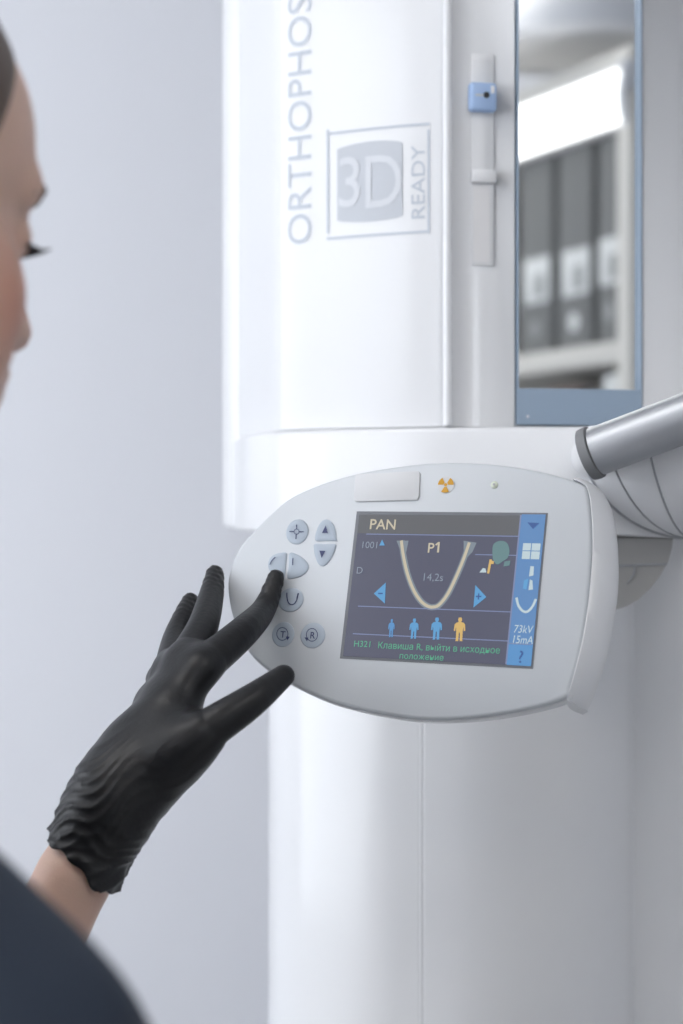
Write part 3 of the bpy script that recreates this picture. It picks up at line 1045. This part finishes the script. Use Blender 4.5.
# strip light above the shelf
y_a, y_b = yLow + 0.05, ref_y(636)[0]
la0, la1 = ref_z(622, 71), ref_z(622, 127)
lamp = thing('strip_light', 'bright white strip light glowing above the grey files in the mirror', 'lamp', (SX - 0.02, (y_a + y_b) / 2, la0))
bm = bmesh.new()
n = 14
hh = (la0 - la1)
prof = [(-0.008 * math.sin(math.pi * k / n) ** 0.7, la1 + hh * k / n) for k in range(n + 1)]
loft(bm, [[(SX - 0.012 + a, y, z) for a, z in prof] for y in (y_a, y_b - 0.014)])
obj('diffuser', bm, M['tube'], lamp, sharp=50)
bm = bmesh.new()
loft(bm, [[(SX - 0.012 + a * 1.06, y, (z - (la1 + hh / 2)) * 1.03 + la1 + hh / 2) for a, z in prof] for y in (y_b - 0.0135, y_b)])
obj('end_cap', bm, M['printw'], lamp, sharp=50)
obj('lamp_base', boxbm((SX - 0.0125, y_a, la1 - 0.004), (SX + 0.012, y_b, la0 + 0.004)), M['offwhite'], lamp, bevel=0.001)
obj('end_clip', boxbm((SX - 0.026, y_b + 0.0005, la0 - 0.03), (SX + 0.01, y_b + 0.010, la0 + 0.006)), M['printw'], lamp, bevel=0.002)

# rounded dish hanging over it
dz = ref_z(560, 60)
dy, dq = ref_y(556)
dish = thing('dome_lamp', 'rounded pale dome with a light rim, reflected at the top of the mirror', 'lamp', (SX + 0.02, dy, dz))
bm = bmesh.new()
rows = []
for r, z in ((0.02, 0.115), (0.06, 0.105), (0.10, 0.075), (0.125, 0.035), (0.132, 0.012)):
    rows.append([(SX + 0.05 + r * math.cos(2 * math.pi * k / 40), dy - 0.02 + r * math.sin(2 * math.pi * k / 40), dz + 0.02 + z) for k in range(40)])
loft(bm, rows)
obj('dome', bm, M['printw'], dish, sharp=50)
bm = bmesh.new()
rows = []
for r, z in ((0.134, 0.012), (0.140, 0.008), (0.140, 0.0), (0.130, -0.004), (0.124, 0.004)):
    rows.append([(SX + 0.05 + r * math.cos(2 * math.pi * k / 40), dy - 0.02 + r * math.sin(2 * math.pi * k / 40), dz + 0.02 + z) for k in range(40)])
loft(bm, rows)
obj('rim', bm, M['white'], dish, sharp=50)
bm = bmesh.new()
tube(bm, [(SX + 0.05, dy - 0.02, dz + 0.13), (SX + 0.05, dy - 0.02, CZ)], 0.008, 12)
obj('stem', bm, M['printw'], dish)


# ------------------------------------------------------------------ smooth bodies from distance fields
class Field:
    def __init__(self, lo, hi, h):
        self.h = h
        self.lo = np.array(lo, float)
        self.n = np.ceil((np.array(hi) - self.lo) / h).astype(int) + 1
        self.a = np.full(self.n, 0.06, np.float32)

    def sub(self, lo, hi):
        i0 = np.clip(np.floor((np.array(lo) - self.lo) / self.h).astype(int), 0, self.n)
        i1 = np.clip(np.ceil((np.array(hi) - self.lo) / self.h).astype(int) + 1, 0, self.n)
        if np.any(i1 <= i0):
            return None, None
        sl = tuple(slice(a, b) for a, b in zip(i0, i1))
        g = [(self.lo[k] + self.h * np.arange(i0[k], i1[k])).astype(np.float32) for k in range(3)]
        return sl, np.meshgrid(*g, indexing='ij', sparse=True)

    def put(self, d, sl, k, op='u'):
        a = self.a[sl]
        if op == 'u':
            h = np.maximum(k - np.abs(a - d), 0) / k if k > 0 else 0
            self.a[sl] = np.minimum(a, d) - h * h * k / 4
        elif op == 's':
            h = np.maximum(k - np.abs(a + d), 0) / k
            self.a[sl] = np.maximum(a, -d) + h * h * k / 4

    def cone(self, p, q, ra, rb, k=0.01, op='u'):
        p, q = np.array(p, float), np.array(q, float)
        m = max(ra, rb) + k + 3 * self.h
        sl, g = self.sub(np.minimum(p, q) - m, np.maximum(p, q) + m)
        if sl is None:
            return
        v = q - p
        L2 = max(float(v @ v), 1e-12)
        x, y, z = g[0] - p[0], g[1] - p[1], g[2] - p[2]
        t = np.clip((x * v[0] + y * v[1] + z * v[2]) / L2, 0, 1)
        d = np.sqrt((x - t * v[0]) ** 2 + (y - t * v[1]) ** 2 + (z - t * v[2]) ** 2) - (ra + (rb - ra) * t)
        self.put(d.astype(np.float32), sl, k, op)

    def chain(self, pts, rad, k=0.01, op='u'):
        for i in range(len(pts) - 1):
            self.cone(pts[i], pts[i + 1], rad[i], rad[i + 1], k, op)

    def ell(self, c, r, R=None, k=0.01, op='u'):
        """ellipsoid with axes given by the columns of R"""
        c = np.array(c, float)
        r = np.array(r, float)
        R = np.eye(3) if R is None else np.array(R, float)
        m = max(r) + k + 3 * self.h
        sl, g = self.sub(c - m, c + m)
        if sl is None:
            return
        x, y, z = g[0] - c[0], g[1] - c[1], g[2] - c[2]
        u = [x * R[0, i] + y * R[1, i] + z * R[2, i] for i in range(3)]
        k0 = np.sqrt(sum((u[i] / r[i]) ** 2 for i in range(3)))
        k1 = np.sqrt(sum((u[i] / r[i] ** 2) ** 2 for i in range(3)))
        d = k0 * (k0 - 1) / np.maximum(k1, 1e-6)
        self.put(d.astype(np.float32), sl, k, op)

    def plane(self, p, nrm):
        """keep only the side the normal points away from"""
        nrm = np.array(nrm, float) / np.linalg.norm(nrm)
        sl, g = self.sub(self.lo, self.lo + self.h * self.n)
        d = (g[0] - p[0]) * nrm[0] + (g[1] - p[1]) * nrm[1] + (g[2] - p[2]) * nrm[2]
        self.a[sl] = np.maximum(self.a[sl], d.astype(np.float32))

    def mesh(self, name, smooth=2, iso=0.0):
        gr = openvdb.FloatGrid(0.06)
        gr.copyFromArray(np.ascontiguousarray(np.clip(self.a, -0.06, 0.06)))
        pts, quads = gr.convertToQuads(iso)
        pts = pts.astype(np.float64) * self.h + self.lo
        me = bpy.data.meshes.new(name)
        me.from_pydata(pts.tolist(), [], quads[:, ::-1].tolist())
        bm = bmesh.new()
        bm.from_mesh(me)
        # keep the one continuous surface
        bm.verts.ensure_lookup_table()
        comp, seenv = [], set()
        for v in bm.verts:
            if v.index in seenv:
                continue
            st, cc = [v], []
            seenv.add(v.index)
            while st:
                w = st.pop()
                cc.append(w)
                for e_ in w.link_edges:
                    o_ = e_.other_vert(w)
                    if o_.index not in seenv:
                        seenv.add(o_.index)
                        st.append(o_)
            comp.append(cc)
        comp.sort(key=len, reverse=True)
        for cc in comp[1:]:
            bmesh.ops.delete(bm, geom=cc, context='VERTS')
        for _ in range(smooth):
            bmesh.ops.smooth_vert(bm, verts=bm.verts, factor=0.5, use_axis_x=True, use_axis_y=True, use_axis_z=True)
        bmesh.ops.recalc_face_normals(bm, faces=bm.faces)
        bm.to_mesh(me)
        bm.free()
        return me


A = lambda v: np.array(v, float)

# ---- joints of the reaching hand, placed where the photograph shows them
TIP_I = on(280, 580, 0.0062)                    # fingertip resting on the keys
hand = {
    'wrist': P(112, 803, 1.055),
    'fore': P(66, 893, 1.050),
    'index': [P(201, 668, 1.073), P(241, 634, 1.098), P(264, 609, 1.126), TIP_I],
    'middle': [P(185, 663, 1.087), P(202, 629, 1.112), P(211, 597, 1.140), P(215, 574, 1.156)],
    'ring': [P(171, 673, 1.099), P(176, 640, 1.132), P(186, 613, 1.152), P(190.5, 601, 1.160)],
    'little': [P(168, 690, 1.116), P(157, 679, 1.142), P(168, 662, 1.170), P(176, 650, 1.180)],
    'thumb': [P(156, 768, 1.054), P(205, 732, 1.042), P(250, 702, 1.046), P(283.5, 676, 1.060)],
}
hand_r = {'index': [0.0108, 0.0093, 0.0072, 0.0050], 'middle': [0.0112, 0.0092, 0.0076, 0.0055], 'ring': [0.0104, 0.0082, 0.0066, 0.0052],
          'little': [0.0084, 0.0068, 0.0058, 0.0050], 'thumb': [0.0145, 0.0116, 0.0093, 0.0064]}


def build_hand(fd, J, shrink=0.0, kweb=0.010):
    wr = A(J['wrist'])
    for nm in ('index', 'middle', 'ring', 'little'):
        base = A(J[nm][0])
        root = wr * 0.72 + base * 0.28
        fd.cone(root, base, (0.0110 if nm == 'little' else 0.0150) - shrink, 0.0085 - shrink, 0.010)
    # web of the palm between neighbouring metacarpals
    for a, b in (('index', 'middle'), ('middle', 'ring'), ('ring', 'little')):
        p, q = A(J[a][0]), A(J[b][0])
        fd.cone((wr * .25 + p * .75), (wr * .25 + q * .75), 0.0095 - shrink, (0.0085 if b == 'little' else 0.0092) - shrink, 0.008)
        fd.cone((wr * .6 + p * .4), (wr * .6 + q * .4), 0.0145 - shrink, (0.0100 if b == 'little' else 0.0138) - shrink, 0.012)
    # ball of the thumb and the fold between thumb and index
    th = [A(q) for q in J['thumb']]
    fd.cone(wr * 0.8 + th[0] * 0.2, th[0], 0.0165 - shrink, 0.0150 - shrink, 0.016)
    fd.cone(th[0], th[1], 0.0150 - shrink, 0.0122 - shrink, 0.014)
    fd.cone(th[0] * .45 + th[1] * .55, A(J['index'][0]) * .62 + wr * .38, 0.0125 - shrink, 0.0115 - shrink, 0.018)
    for nm in ('index', 'middle', 'ring', 'little', 'thumb'):
        pts = [A(q) for q in J[nm]]
        q = spline([list(p) + [r - shrink] for p, r in zip(pts, hand_r[nm])], 5)
        for i in range(len(q) - 1):
            fd.cone(q[i][:3], q[i + 1][:3], q[i][3], q[i + 1][3], (0.009 if nm != 'thumb' else 0.010) if i == 0 else 0)


# ---- glove
allp = [A(q) for v in hand.values() for q in (v if isinstance(v, list) else [v])]
lo = np.min(allp, 0) - 0.035
hi = np.max(allp, 0) + 0.030
g = Field(lo, hi, 0.0009)
build_hand(g, hand)
wr, fo_ = A(hand['wrist']), A(hand['fore'])
ax = (fo_ - wr) / np.linalg.norm(fo_ - wr)
cuff = wr + ax * 0.052
mid = sum(A(hand[k][0]) for k in ('index', 'middle', 'ring', 'little')) / 4
side = np.cross(ax, [0, 1, 0]); side /= np.linalg.norm(side)
deep = np.cross(side, ax)
g.cone(wr - ax * 0.006, wr + ax * 0.004, 0.0225, 0.0228, 0.02)
g.cone(wr, cuff + ax * 0.03, 0.0228, 0.0285, 0.012)
# soften the knuckles where fingers run into the palm
sl, gg = g.sub(g.lo, g.lo + g.h * g.n)
bl = g.a.copy()
for _ in range(5):
    for ax_ in range(3):
        bl = (np.roll(bl, 1, ax_) + 2 * bl + np.roll(bl, -1, ax_)) / 4
for _ in range(4):
    for ax_ in range(3):
        bl = (np.roll(bl, 3, ax_) + np.roll(bl, -3, ax_) + bl) / 3
kc = mid * 0.45 + A(hand['index'][0]) * 0.55 + A((-0.004, -0.012, 0.0))
rd = np.sqrt((gg[0] - kc[0]) ** 2 + (gg[1] - kc[1]) ** 2 + (gg[2] - kc[2]) ** 2)
wt = np.clip(1.8 - rd / 0.0145, 0, 1).astype(np.float32)
g.a = g.a * (1 - wt) + (bl - 0.0005) * wt
# gathered folds across the wrist and cuff, fading out on the back of the hand
sl, gg = g.sub(g.lo, g.lo + g.h * g.n)
px_, py_, pz_ = gg[0] - wr[0], gg[1] - wr[1], gg[2] - wr[2]
s = px_ * ax[0] + py_ * ax[1] + pz_ * ax[2]
ua = px_ * side[0] + py_ * side[1] + pz_ * side[2]
da = px_ * deep[0] + py_ * deep[1] + pz_ * deep[2]
th_ = np.arctan2(ua, da)
amp = np.clip((s + 0.062) / 0.085, 0, 1) ** 1.7
def rnd(x, y, z, sc, seed):
    # smooth pseudo-random field, a few crossed waves
    rs = np.random.RandomState(seed)
    o_ = 0
    for _ in range(6):
        v_ = rs.normal(size=3) * sc
        o_ = o_ + np.sin(x * v_[0] + y * v_[1] + z * v_[2] + rs.uniform(0, 6.3))
    return o_ / 2.4


n1 = rnd(gg[0], gg[1], gg[2], 75, 3)
n2 = rnd(gg[0], gg[1], gg[2], 120, 8)
n3 = rnd(gg[0], gg[1], gg[2], 60, 21)
w1_ = 0.54 * s + 0.83 * ua + 0.0045 * n1
w2_ = s + 0.10 * ua + 0.0060 * n2
ridge = lambda q: 1 - np.abs(np.sin(q)) ** 0.7
fold = ridge(w1_ * 560) * np.clip(0.45 + 0.8 * n3, 0.05, 1.2) + 0.9 * ridge(w2_ * 430 + 1.3) * np.clip(0.5 - 0.6 * n3, 0, 1.2) * np.clip((s + 0.015) / 0.03, 0, 1) - 0.35
lf = np.clip(0.55 - 24 * ua, 0.12, 1.0) * np.clip((s + 0.055) / 0.03, 0, 1)
amp = np.maximum(amp, 0.0) * 0.95 + 0.22 * lf * np.clip(1 - (s + 0.01) / 0.02, 0, 1)
g.a = (g.a - (amp * (0.0014 + 0.0009 * np.clip((s - 0.01) / 0.03, 0, 1)) * fold).astype(np.float32)).astype(np.float32)
# small creases where the fingers bend and a loose tip on middle, ring and index
for nm in ('index', 'middle', 'ring'):
    pts = [A(q) for q in hand[nm]]
    a_, b_ = pts[2], pts[3]
    d_ = (b_ - a_) / np.linalg.norm(b_ - a_)
    c_ = b_ - d_ * 0.004
    m_ = 0.024
    sl, q = g.sub(c_ - m_, c_ + m_)
    qx, qy, qz = q[0] - c_[0], q[1] - c_[1], q[2] - c_[2]
    t_ = qx * d_[0] + qy * d_[1] + qz * d_[2]
    rr2 = np.sqrt(qx ** 2 + qy ** 2 + qz ** 2)
    fall = np.clip(1 - rr2 / 0.020, 0, 1)
    wv = np.sin((t_ + 0.35 * qx + 0.5 * qz) * 900 + 3 * np.sin(qx * 420)) * np.sin((qx - qz) * 560 + 1.0)
    g.a[sl] = g.a[sl] - (fall * 0.0006 * wv).astype(np.float32)
# cut the cuff open and hollow it
wob = 0.0016 * np.sin(4 * th_ + 1.0) + 0.0011 * np.sin(9 * th_)
cn = A((-0.68, 0.0, -0.73)); cn /= np.linalg.norm(cn)
cp_ = A(P(76, 857, 1.05))
g.a = np.maximum(g.a, ((gg[0] - cp_[0]) * cn[0] + (gg[1] - cp_[1]) * cn[1] + (gg[2] - cp_[2]) * cn[2] + wob).astype(np.float32))
g.cone(wr + ax * 0.034, cuff + ax * 0.06, 0.0212, 0.0262, 0.002, 's')
glove_me = g.mesh('nitrile_glove', 2)

# ---- the woman's skeleton
AZ_H = math.radians(41)            # where the head faces, from straight ahead towards the unit's side
PITCH = math.radians(8)
HC = A((-0.2162, 0.80, 1.5560))     # middle of the head
fh = A((math.sin(AZ_H), math.cos(AZ_H), 0))
lh = A((-math.cos(AZ_H), math.sin(AZ_H), 0))
uh = A((0, 0, 1))
fw = fh * math.cos(PITCH) - uh * math.sin(PITCH)
up_ = uh * math.cos(PITCH) + fh * math.sin(PITCH)
HR = np.stack([fw, lh, up_], 1)


def hp(x, y, z):
    return HC + fw * x + lh * y + up_ * z


tf = A((0.96, 0.27, 0)); tf /= np.linalg.norm(tf)
tl = A((-tf[1], tf[0], 0))
neck = A((-0.245, 0.785, 1.345))
shR, shL = A((-0.125, 0.630, 1.222)), A((-0.250, 0.950, 1.255))
elR, wrR = A((0.010, 0.590, 1.000)), A((0.125, 0.640, 0.805))
elL = A((-0.245, 1.045, 1.030))
pel = A((-0.315, 0.775, 0.90))
hipR, hipL = pel + tl * -0.085 + A((0, 0, -0.04)), pel + tl * 0.085 + A((0, 0, -0.04))
knR, knL = hipR + A((0.03, -0.01, -0.40)), hipL + A((0.02, 0.01, -0.40))
anR, anL = knR + A((-0.05, 0, -0.375)), knL + A((-0.04, 0.01, -0.375))
anR[2] = anL[2] = 0.085
TR = np.stack([tf, tl, A((0, 0, 1))], 1)


def torso(fd, o=0.0, skirt=False):
    ch = A((-0.240, 0.785, 1.215))
    fd.ell(ch, (0.098 + o, 0.150 + o, 0.145 + o), TR, 0.03)
    fd.ell(ch + tf * 0.045 + tl * 0.065 - A((0, 0, 0.03)), (0.060 + o, 0.062 + o, 0.062 + o), TR, 0.03)
    fd.ell(ch + tf * 0.045 - tl * 0.065 - A((0, 0, 0.03)), (0.060 + o, 0.062 + o, 0.062 + o), TR, 0.03)
    fd.ell((ch + pel) / 2 + A((0, 0, 0)), (0.088 + o, 0.128 + o, 0.19), TR, 0.04)
    fd.ell(pel, (0.112 + o, 0.165 + o, 0.13 + o), TR, 0.04)
    # shoulder girdle
    fd.cone(neck - A((0, 0, 0.05)), shR + A((-0.036, 0.02, 0.048)), 0.052 + o, 0.048 + o, 0.04)
    fd.cone(neck - A((0, 0, 0.05)), shL + A((-0.0, -0.02, 0.0)), 0.052 + o, 0.048 + o, 0.04)


# ---- body: one surface
vox = 0.0026
bd = Field((-0.50, 0.50, -0.01), (0.21, 1.23, 1.68), vox)
torso(bd, -0.006)
bd.chain([neck - A((0, 0, 0.05)), neck + A((0.005, 0.0, 0.03)), hp(-0.018, 0, -0.055)], [0.060, 0.050, 0.050], 0.03)
bd.chain([shR, elR, wrR], [0.046, 0.038, 0.025], 0.03)
bd.chain([shL, elL, wr + ax * 0.11], [0.046, 0.034, 0.0245], 0.02)
bd.chain([wr + ax * 0.11, wr + ax * 0.045, wr], [0.0245, 0.0205, 0.0180], 0.004)
build_hand(bd, hand, 0.0024)
# the other hand hangs relaxed
dn = A((0.18, 0.05, -1.0)); dn /= np.linalg.norm(dn)
sd = A((1, 0, 0.18)); sd /= np.linalg.norm(sd)
pl = np.cross(dn, sd)
hr = {'wrist': wrR}
for nm, o_, l_ in (('index', 0.024, 0.90), ('middle', 0.008, 1.0), ('ring', -0.008, 0.93), ('little', -0.024, 0.74)):
    b0 = wrR + dn * 0.088 + sd * o_ * 1.05
    hr[nm] = [b0, b0 + dn * 0.042 * l_ + pl * 0.004, b0 + dn * 0.066 * l_ + pl * 0.016, b0 + dn * 0.082 * l_ + pl * 0.030]
hr['thumb'] = [wrR + dn * 0.030 + sd * 0.020 + pl * 0.008, wrR + dn * 0.062 + sd * 0.036 + pl * 0.018, wrR + dn * 0.090 + sd * 0.040 + pl * 0.026, wrR + dn * 0.114 + sd * 0.038 + pl * 0.032]
build_hand(bd, hr, 0.0008)
for a_, b_, c_ in ((hipR, knR, anR), (hipL, knL, anL)):
    bd.chain([a_, b_, c_], [0.080, 0.050, 0.034], 0.04)
    bd.chain([c_ - A((0.02, 0, 0.045)), c_ + A((0.09, 0.025, -0.055)), c_ + A((0.135, 0.038, -0.062))], [0.034, 0.027, 0.019], 0.02)
# head
bd.ell(hp(-0.012, 0, 0.022), (0.094, 0.073, 0.082), HR, 0.01)
bd.ell(hp(0.030, 0, 0.030), (0.058, 0.062, 0.060), HR, 0.02)
bd.ell(hp(0.028, 0, -0.048), (0.056, 0.056, 0.062), HR, 0.025)
bd.ell(hp(0.066, 0, -0.096), (0.019, 0.019, 0.015), HR, 0.025)
for s_ in (1, -1):
    bd.ell(hp(0.050, s_ * 0.040, -0.038), (0.025, 0.020, 0.024), HR, 0.02)          # cheek
    bd.cone(hp(0.081, s_ * 0.012, 0.012), hp(0.068, s_ * 0.046, 0.013), 0.010, 0.008, 0.012)  # brow ridge
    bd.cone(hp(0.020, s_ * 0.054, -0.060), hp(0.058, s_ * 0.022, -0.098), 0.012, 0.012, 0.02)  # jaw line
    bd.ell(hp(0.092, s_ * 0.031, -0.006), (0.016, 0.017, 0.011), HR, 0.010, 's')     # eye socket
    bd.ell(hp(0.0708, s_ * 0.0315, -0.007), (0.0125, 0.0145, 0.0118), HR, 0.004)     # lids over the eye
    bd.ell(hp(-0.006, s_ * 0.076, -0.010), (0.018, 0.007, 0.031), HR, 0.006)         # ear
    bd.ell(hp(-0.002, s_ * 0.083, -0.006), (0.010, 0.005, 0.018), HR, 0.004, 's')
    bd.ell(hp(0.096, s_ * 0.010, -0.040), (0.010, 0.008, 0.007), HR, 0.006)          # nostril wing
bd.ell(hp(0.061, 0, -0.067), (0.034, 0.035, 0.038), HR, 0.015)
bd.ell(hp(0.040, -0.036, -0.062), (0.030, 0.024, 0.034), HR, 0.015)
bd.ell(hp(0.040, 0.036, -0.062), (0.030, 0.024, 0.034), HR, 0.015)
bd.cone(hp(0.086, 0, 0.006), hp(0.107, 0, -0.040), 0.0075, 0.0090, 0.010)            # nose
bd.cone(hp(0.076, 0, 0.006), hp(0.090, 0, -0.040), 0.0125, 0.0140, 0.006)
bd.ell(hp(0.087, 0, -0.063), (0.012, 0.023, 0.0055), HR, 0.006)                      # lips
bd.ell(hp(0.085, 0, -0.073), (0.012, 0.020, 0.0060), HR, 0.006)
body_me = bd.mesh('body', 2)
fl = body_me.attributes.new('flush', 'FLOAT', 'POINT')
vals = np.zeros(len(body_me.vertices), np.float32)
co = np.zeros(len(body_me.vertices) * 3, np.float32)
body_me.vertices.foreach_get('co', co)
co = co.reshape(-1, 3)
for c_, r_, s_ in ((hp(0.060, -0.050, -0.042), 0.040, 0.85), (hp(0.060, 0.050, -0.042), 0.040, 0.85), (hp(0.110, 0, -0.036), 0.018, 0.6), (hp(0.094, 0, -0.068), 0.018, 1.0), (hp(0, -0.08, -0.01), 0.03, 0.5), (hp(0, 0.08, -0.01), 0.03, 0.5)):
    d_ = np.linalg.norm(co - c_.astype(np.float32), axis=1)
    vals = np.maximum(vals, s_ * np.clip(1 - d_ / r_, 0, 1) ** 0.8)
fl.data.foreach_set('value', vals)

person = thing('person', 'person in navy top with tied-back brown hair, pressing the panel keys with a black-gloved hand', 'person', (pel[0], pel[1], 0))
link('body', body_me, M['skin'], person, sharp=None)
glove = link('glove', glove_me, M['glove'], person, sharp=None, label='black nitrile glove wrinkled at the cuff')

# ---- hair
hf = Field(HC - 0.16, HC + 0.16, 0.0018)
hf.ell(hp(-0.014, 0, 0.027), (0.101, 0.081, 0.089), HR, 0.004)
hf.cone(hp(-0.040, 0, -0.02), hp(-0.050, 0, -0.062), 0.062, 0.036, 0.03)
hf.ell(hp(0.105, 0, -0.032), (0.104, 0.114, 0.117), HR, 0.010, 's')                  # face and hairline
hf.ell(hp(0.02, 0.075, -0.065), (0.055, 0.05, 0.07), HR, 0.012, 's')
hf.ell(hp(0.02, -0.075, -0.065), (0.055, 0.05, 0.07), HR, 0.012, 's')
hf.ell(hp(-0.118, 0, 0.020), (0.036, 0.042, 0.040), HR, 0.010)                      # knot at the back
link('hair', hf.mesh('hair', 2), M['hair'], person, sharp=None, label='brown hair tied back')

# ---- brows and lashes
for s_ in (1, -1):
    bm = bmesh.new()
    tube(bm, [hp(0.0900, s_ * 0.014, 0.0115), hp(0.0880, s_ * 0.028, 0.0150), hp(0.0790, s_ * 0.043, 0.0145), hp(0.0675, s_ * 0.0535, 0.0095)], [0.0030, 0.0040, 0.0036, 0.0014], 8)
    obj('eyebrow', bm, M['brow'], person, sharp=None)
    bm = bmesh.new()
    for k in range(15):
        a_ = k / 14
        y_ = s_ * (0.021 + 0.0245 * a_)
        x_ = 0.0855 - 0.0075 * a_ ** 2
        b0 = hp(x_ - 0.003, y_, -0.0105)
        b1 = hp(x_ + 0.003, y_ + s_ * (-0.001 + 0.002 * a_), -0.0118)
        b2 = hp(x_ + 0.0065, y_ + s_ * (-0.002 + 0.006 * a_), -0.0105)
        tube(bm, [b0, b1, b2], [0.0005, 0.00045, 0.00012], 5)
    tube(bm, [hp(0.0852 - 0.0075 * a_ ** 2 - 0.0025, s_ * (0.021 + 0.0245 * a_), -0.0108) for a_ in [k / 8 for k in range(9)]], 0.0009, 6)
    obj('eyelashes', bm, M['lash'], person, sharp=None)

# ---- clothes
tp = Field((-0.56, 0.42, 0.70), (0.06, 1.20, 1.45), 0.003)
torso(tp, 0.007)
tp.ell(pel + A((0, 0, -0.01)), (0.125, 0.178, 0.14), TR, 0.05)
tp.chain([shR, shR * 0.45 + elR * 0.55], [0.0680, 0.0640], 0.03)
tp.chain([shL, shL * 0.55 + elL * 0.45], [0.0580, 0.0600], 0.03)
sl, gg = tp.sub(tp.lo, tp.lo + tp.h * tp.n)
f_ = np.sin(gg[2] * 62 + 2.2 * np.sin(gg[0] * 23 + gg[1] * 17)) * np.sin(gg[0] * 41 + gg[1] * 47 + gg[2] * 18)
tp.a -= (0.0022 * f_).astype(np.float32)
tp.plane(pel - A((0, 0, 0.13)), (0, 0, -1))
dR = (elR - shR) / np.linalg.norm(elR - shR)
# open neck, sleeve ends and hem
tp.cone(neck + tf * 0.025 - A((0, 0, 0.01)), neck + tf * 0.02 + A((0, 0, 0.12)), 0.064, 0.090, 0.006, 's')
tp.cone(neck + tf * 0.06 - A((0, 0, 0.075)), neck + tf * 0.05, 0.012, 0.050, 0.006, 's')
me = tp.mesh('scrub_top', 3)
top = link('scrub_top', me, M['navy'], person, sharp=None, label='navy short-sleeved scrub top')
tr = Field((-0.56, 0.52, 0.03), (0.02, 1.05, 0.98), 0.0045)
tr.ell(pel - A((0, 0, 0.02)), (0.116, 0.170, 0.10), TR, 0.04)
for a_, b_, c_ in ((hipR, knR, anR), (hipL, knL, anL)):
    tr.chain([a_, b_, c_ + A((0, 0, 0.0))], [0.092, 0.066, 0.058], 0.03)
tr.plane((0, 0, 0.055), (0, 0, -1))
link('trousers', tr.mesh('trousers', 2), M['navy'], person, sharp=None)
for c_ in (anR, anL):
    sh = Field(c_ - A((0.10, 0.10, 0.10)), c_ + A((0.22, 0.13, 0.06)), 0.003)
    sh.chain([c_ - A((0.025, 0, 0.042)), c_ + A((0.09, 0.025, -0.046)), c_ + A((0.140, 0.038, -0.052))], [0.046, 0.042, 0.032], 0.02)
    sh.plane((0, 0, 0.001), (0, 0, -1))
    link('shoe', sh.mesh('shoe', 2), M['shoe'], person, sharp=None)

# ------------------------------------------------------------------ light
w = bpy.data.worlds.new('sky')
SC.world = w
w.use_nodes = True
bg = w.node_tree.nodes['Background']
bg.inputs['Color'].default_value = (0.89, 0.935, 1.0, 1)
bg.inputs['Strength'].default_value = 4.35
ld = bpy.data.lights.new('window_daylight', 'AREA')
ld.shape = 'RECTANGLE'
ld.size, ld.size_y = WIN[1] - WIN[0], WIN[3] - WIN[2]
ld.cycles.is_portal = True
lo_ = bpy.data.objects.new('window_daylight', ld)
COL.objects.link(lo_)
lo_.location = (WX0 - 0.02, (WIN[0] + WIN[1]) / 2, (WIN[2] + WIN[3]) / 2)
lo_.rotation_euler = (0, math.radians(-90), math.radians(0))
# square ceiling panels out of view, added as fill for the unit's front
for k, (x, y, lb) in enumerate(((-0.9, 0.6, 'added ceiling fill panel out of view, nearer the window'), (0.55, -0.30, 'added ceiling fill panel out of view, over the shelf side of the room'), (-0.55, -1.3, 'added ceiling fill panel out of view, at the far end from the x-ray unit'))):
    cl = thing('ceiling_fill_light', lb, 'lamp', (x, y, CZ - 0.03))
    bm = bmesh.new()
    box(bm, (x - 0.31, y - 0.31, CZ - 0.03), (x + 0.31, y + 0.31, CZ))
    obj('frame', bm, M['offwhite'], cl, bevel=0.004)
    obj('diffuser', boxbm((x - 0.28, y - 0.28, CZ - 0.034), (x + 0.28, y + 0.28, CZ - 0.028)), M['ceilfill'], cl)

# ------------------------------------------------------------------ camera
cd = bpy.data.cameras.new('camera')
cd.sensor_fit = 'HORIZONTAL'
cd.sensor_width = 24.0
cd.lens = F / 683.0 * 24.0
cd.clip_start = 0.02
cd.dof.use_dof = True
cd.dof.focus_distance = 1.115
cd.dof.aperture_fstop = 4.5
cam = bpy.data.objects.new('camera', cd)
COL.objects.link(cam)
cam.location = (0, 0, H)
cam.rotation_euler = (math.radians(90), 0, 0)
SC.camera = cam

SC.view_settings.view_transform = 'Standard'
SC.view_settings.look = 'None'
SC.view_settings.gamma = 1.0
SC.view_settings.use_curve_mapping = False
SC.view_settings.exposure = 0.06
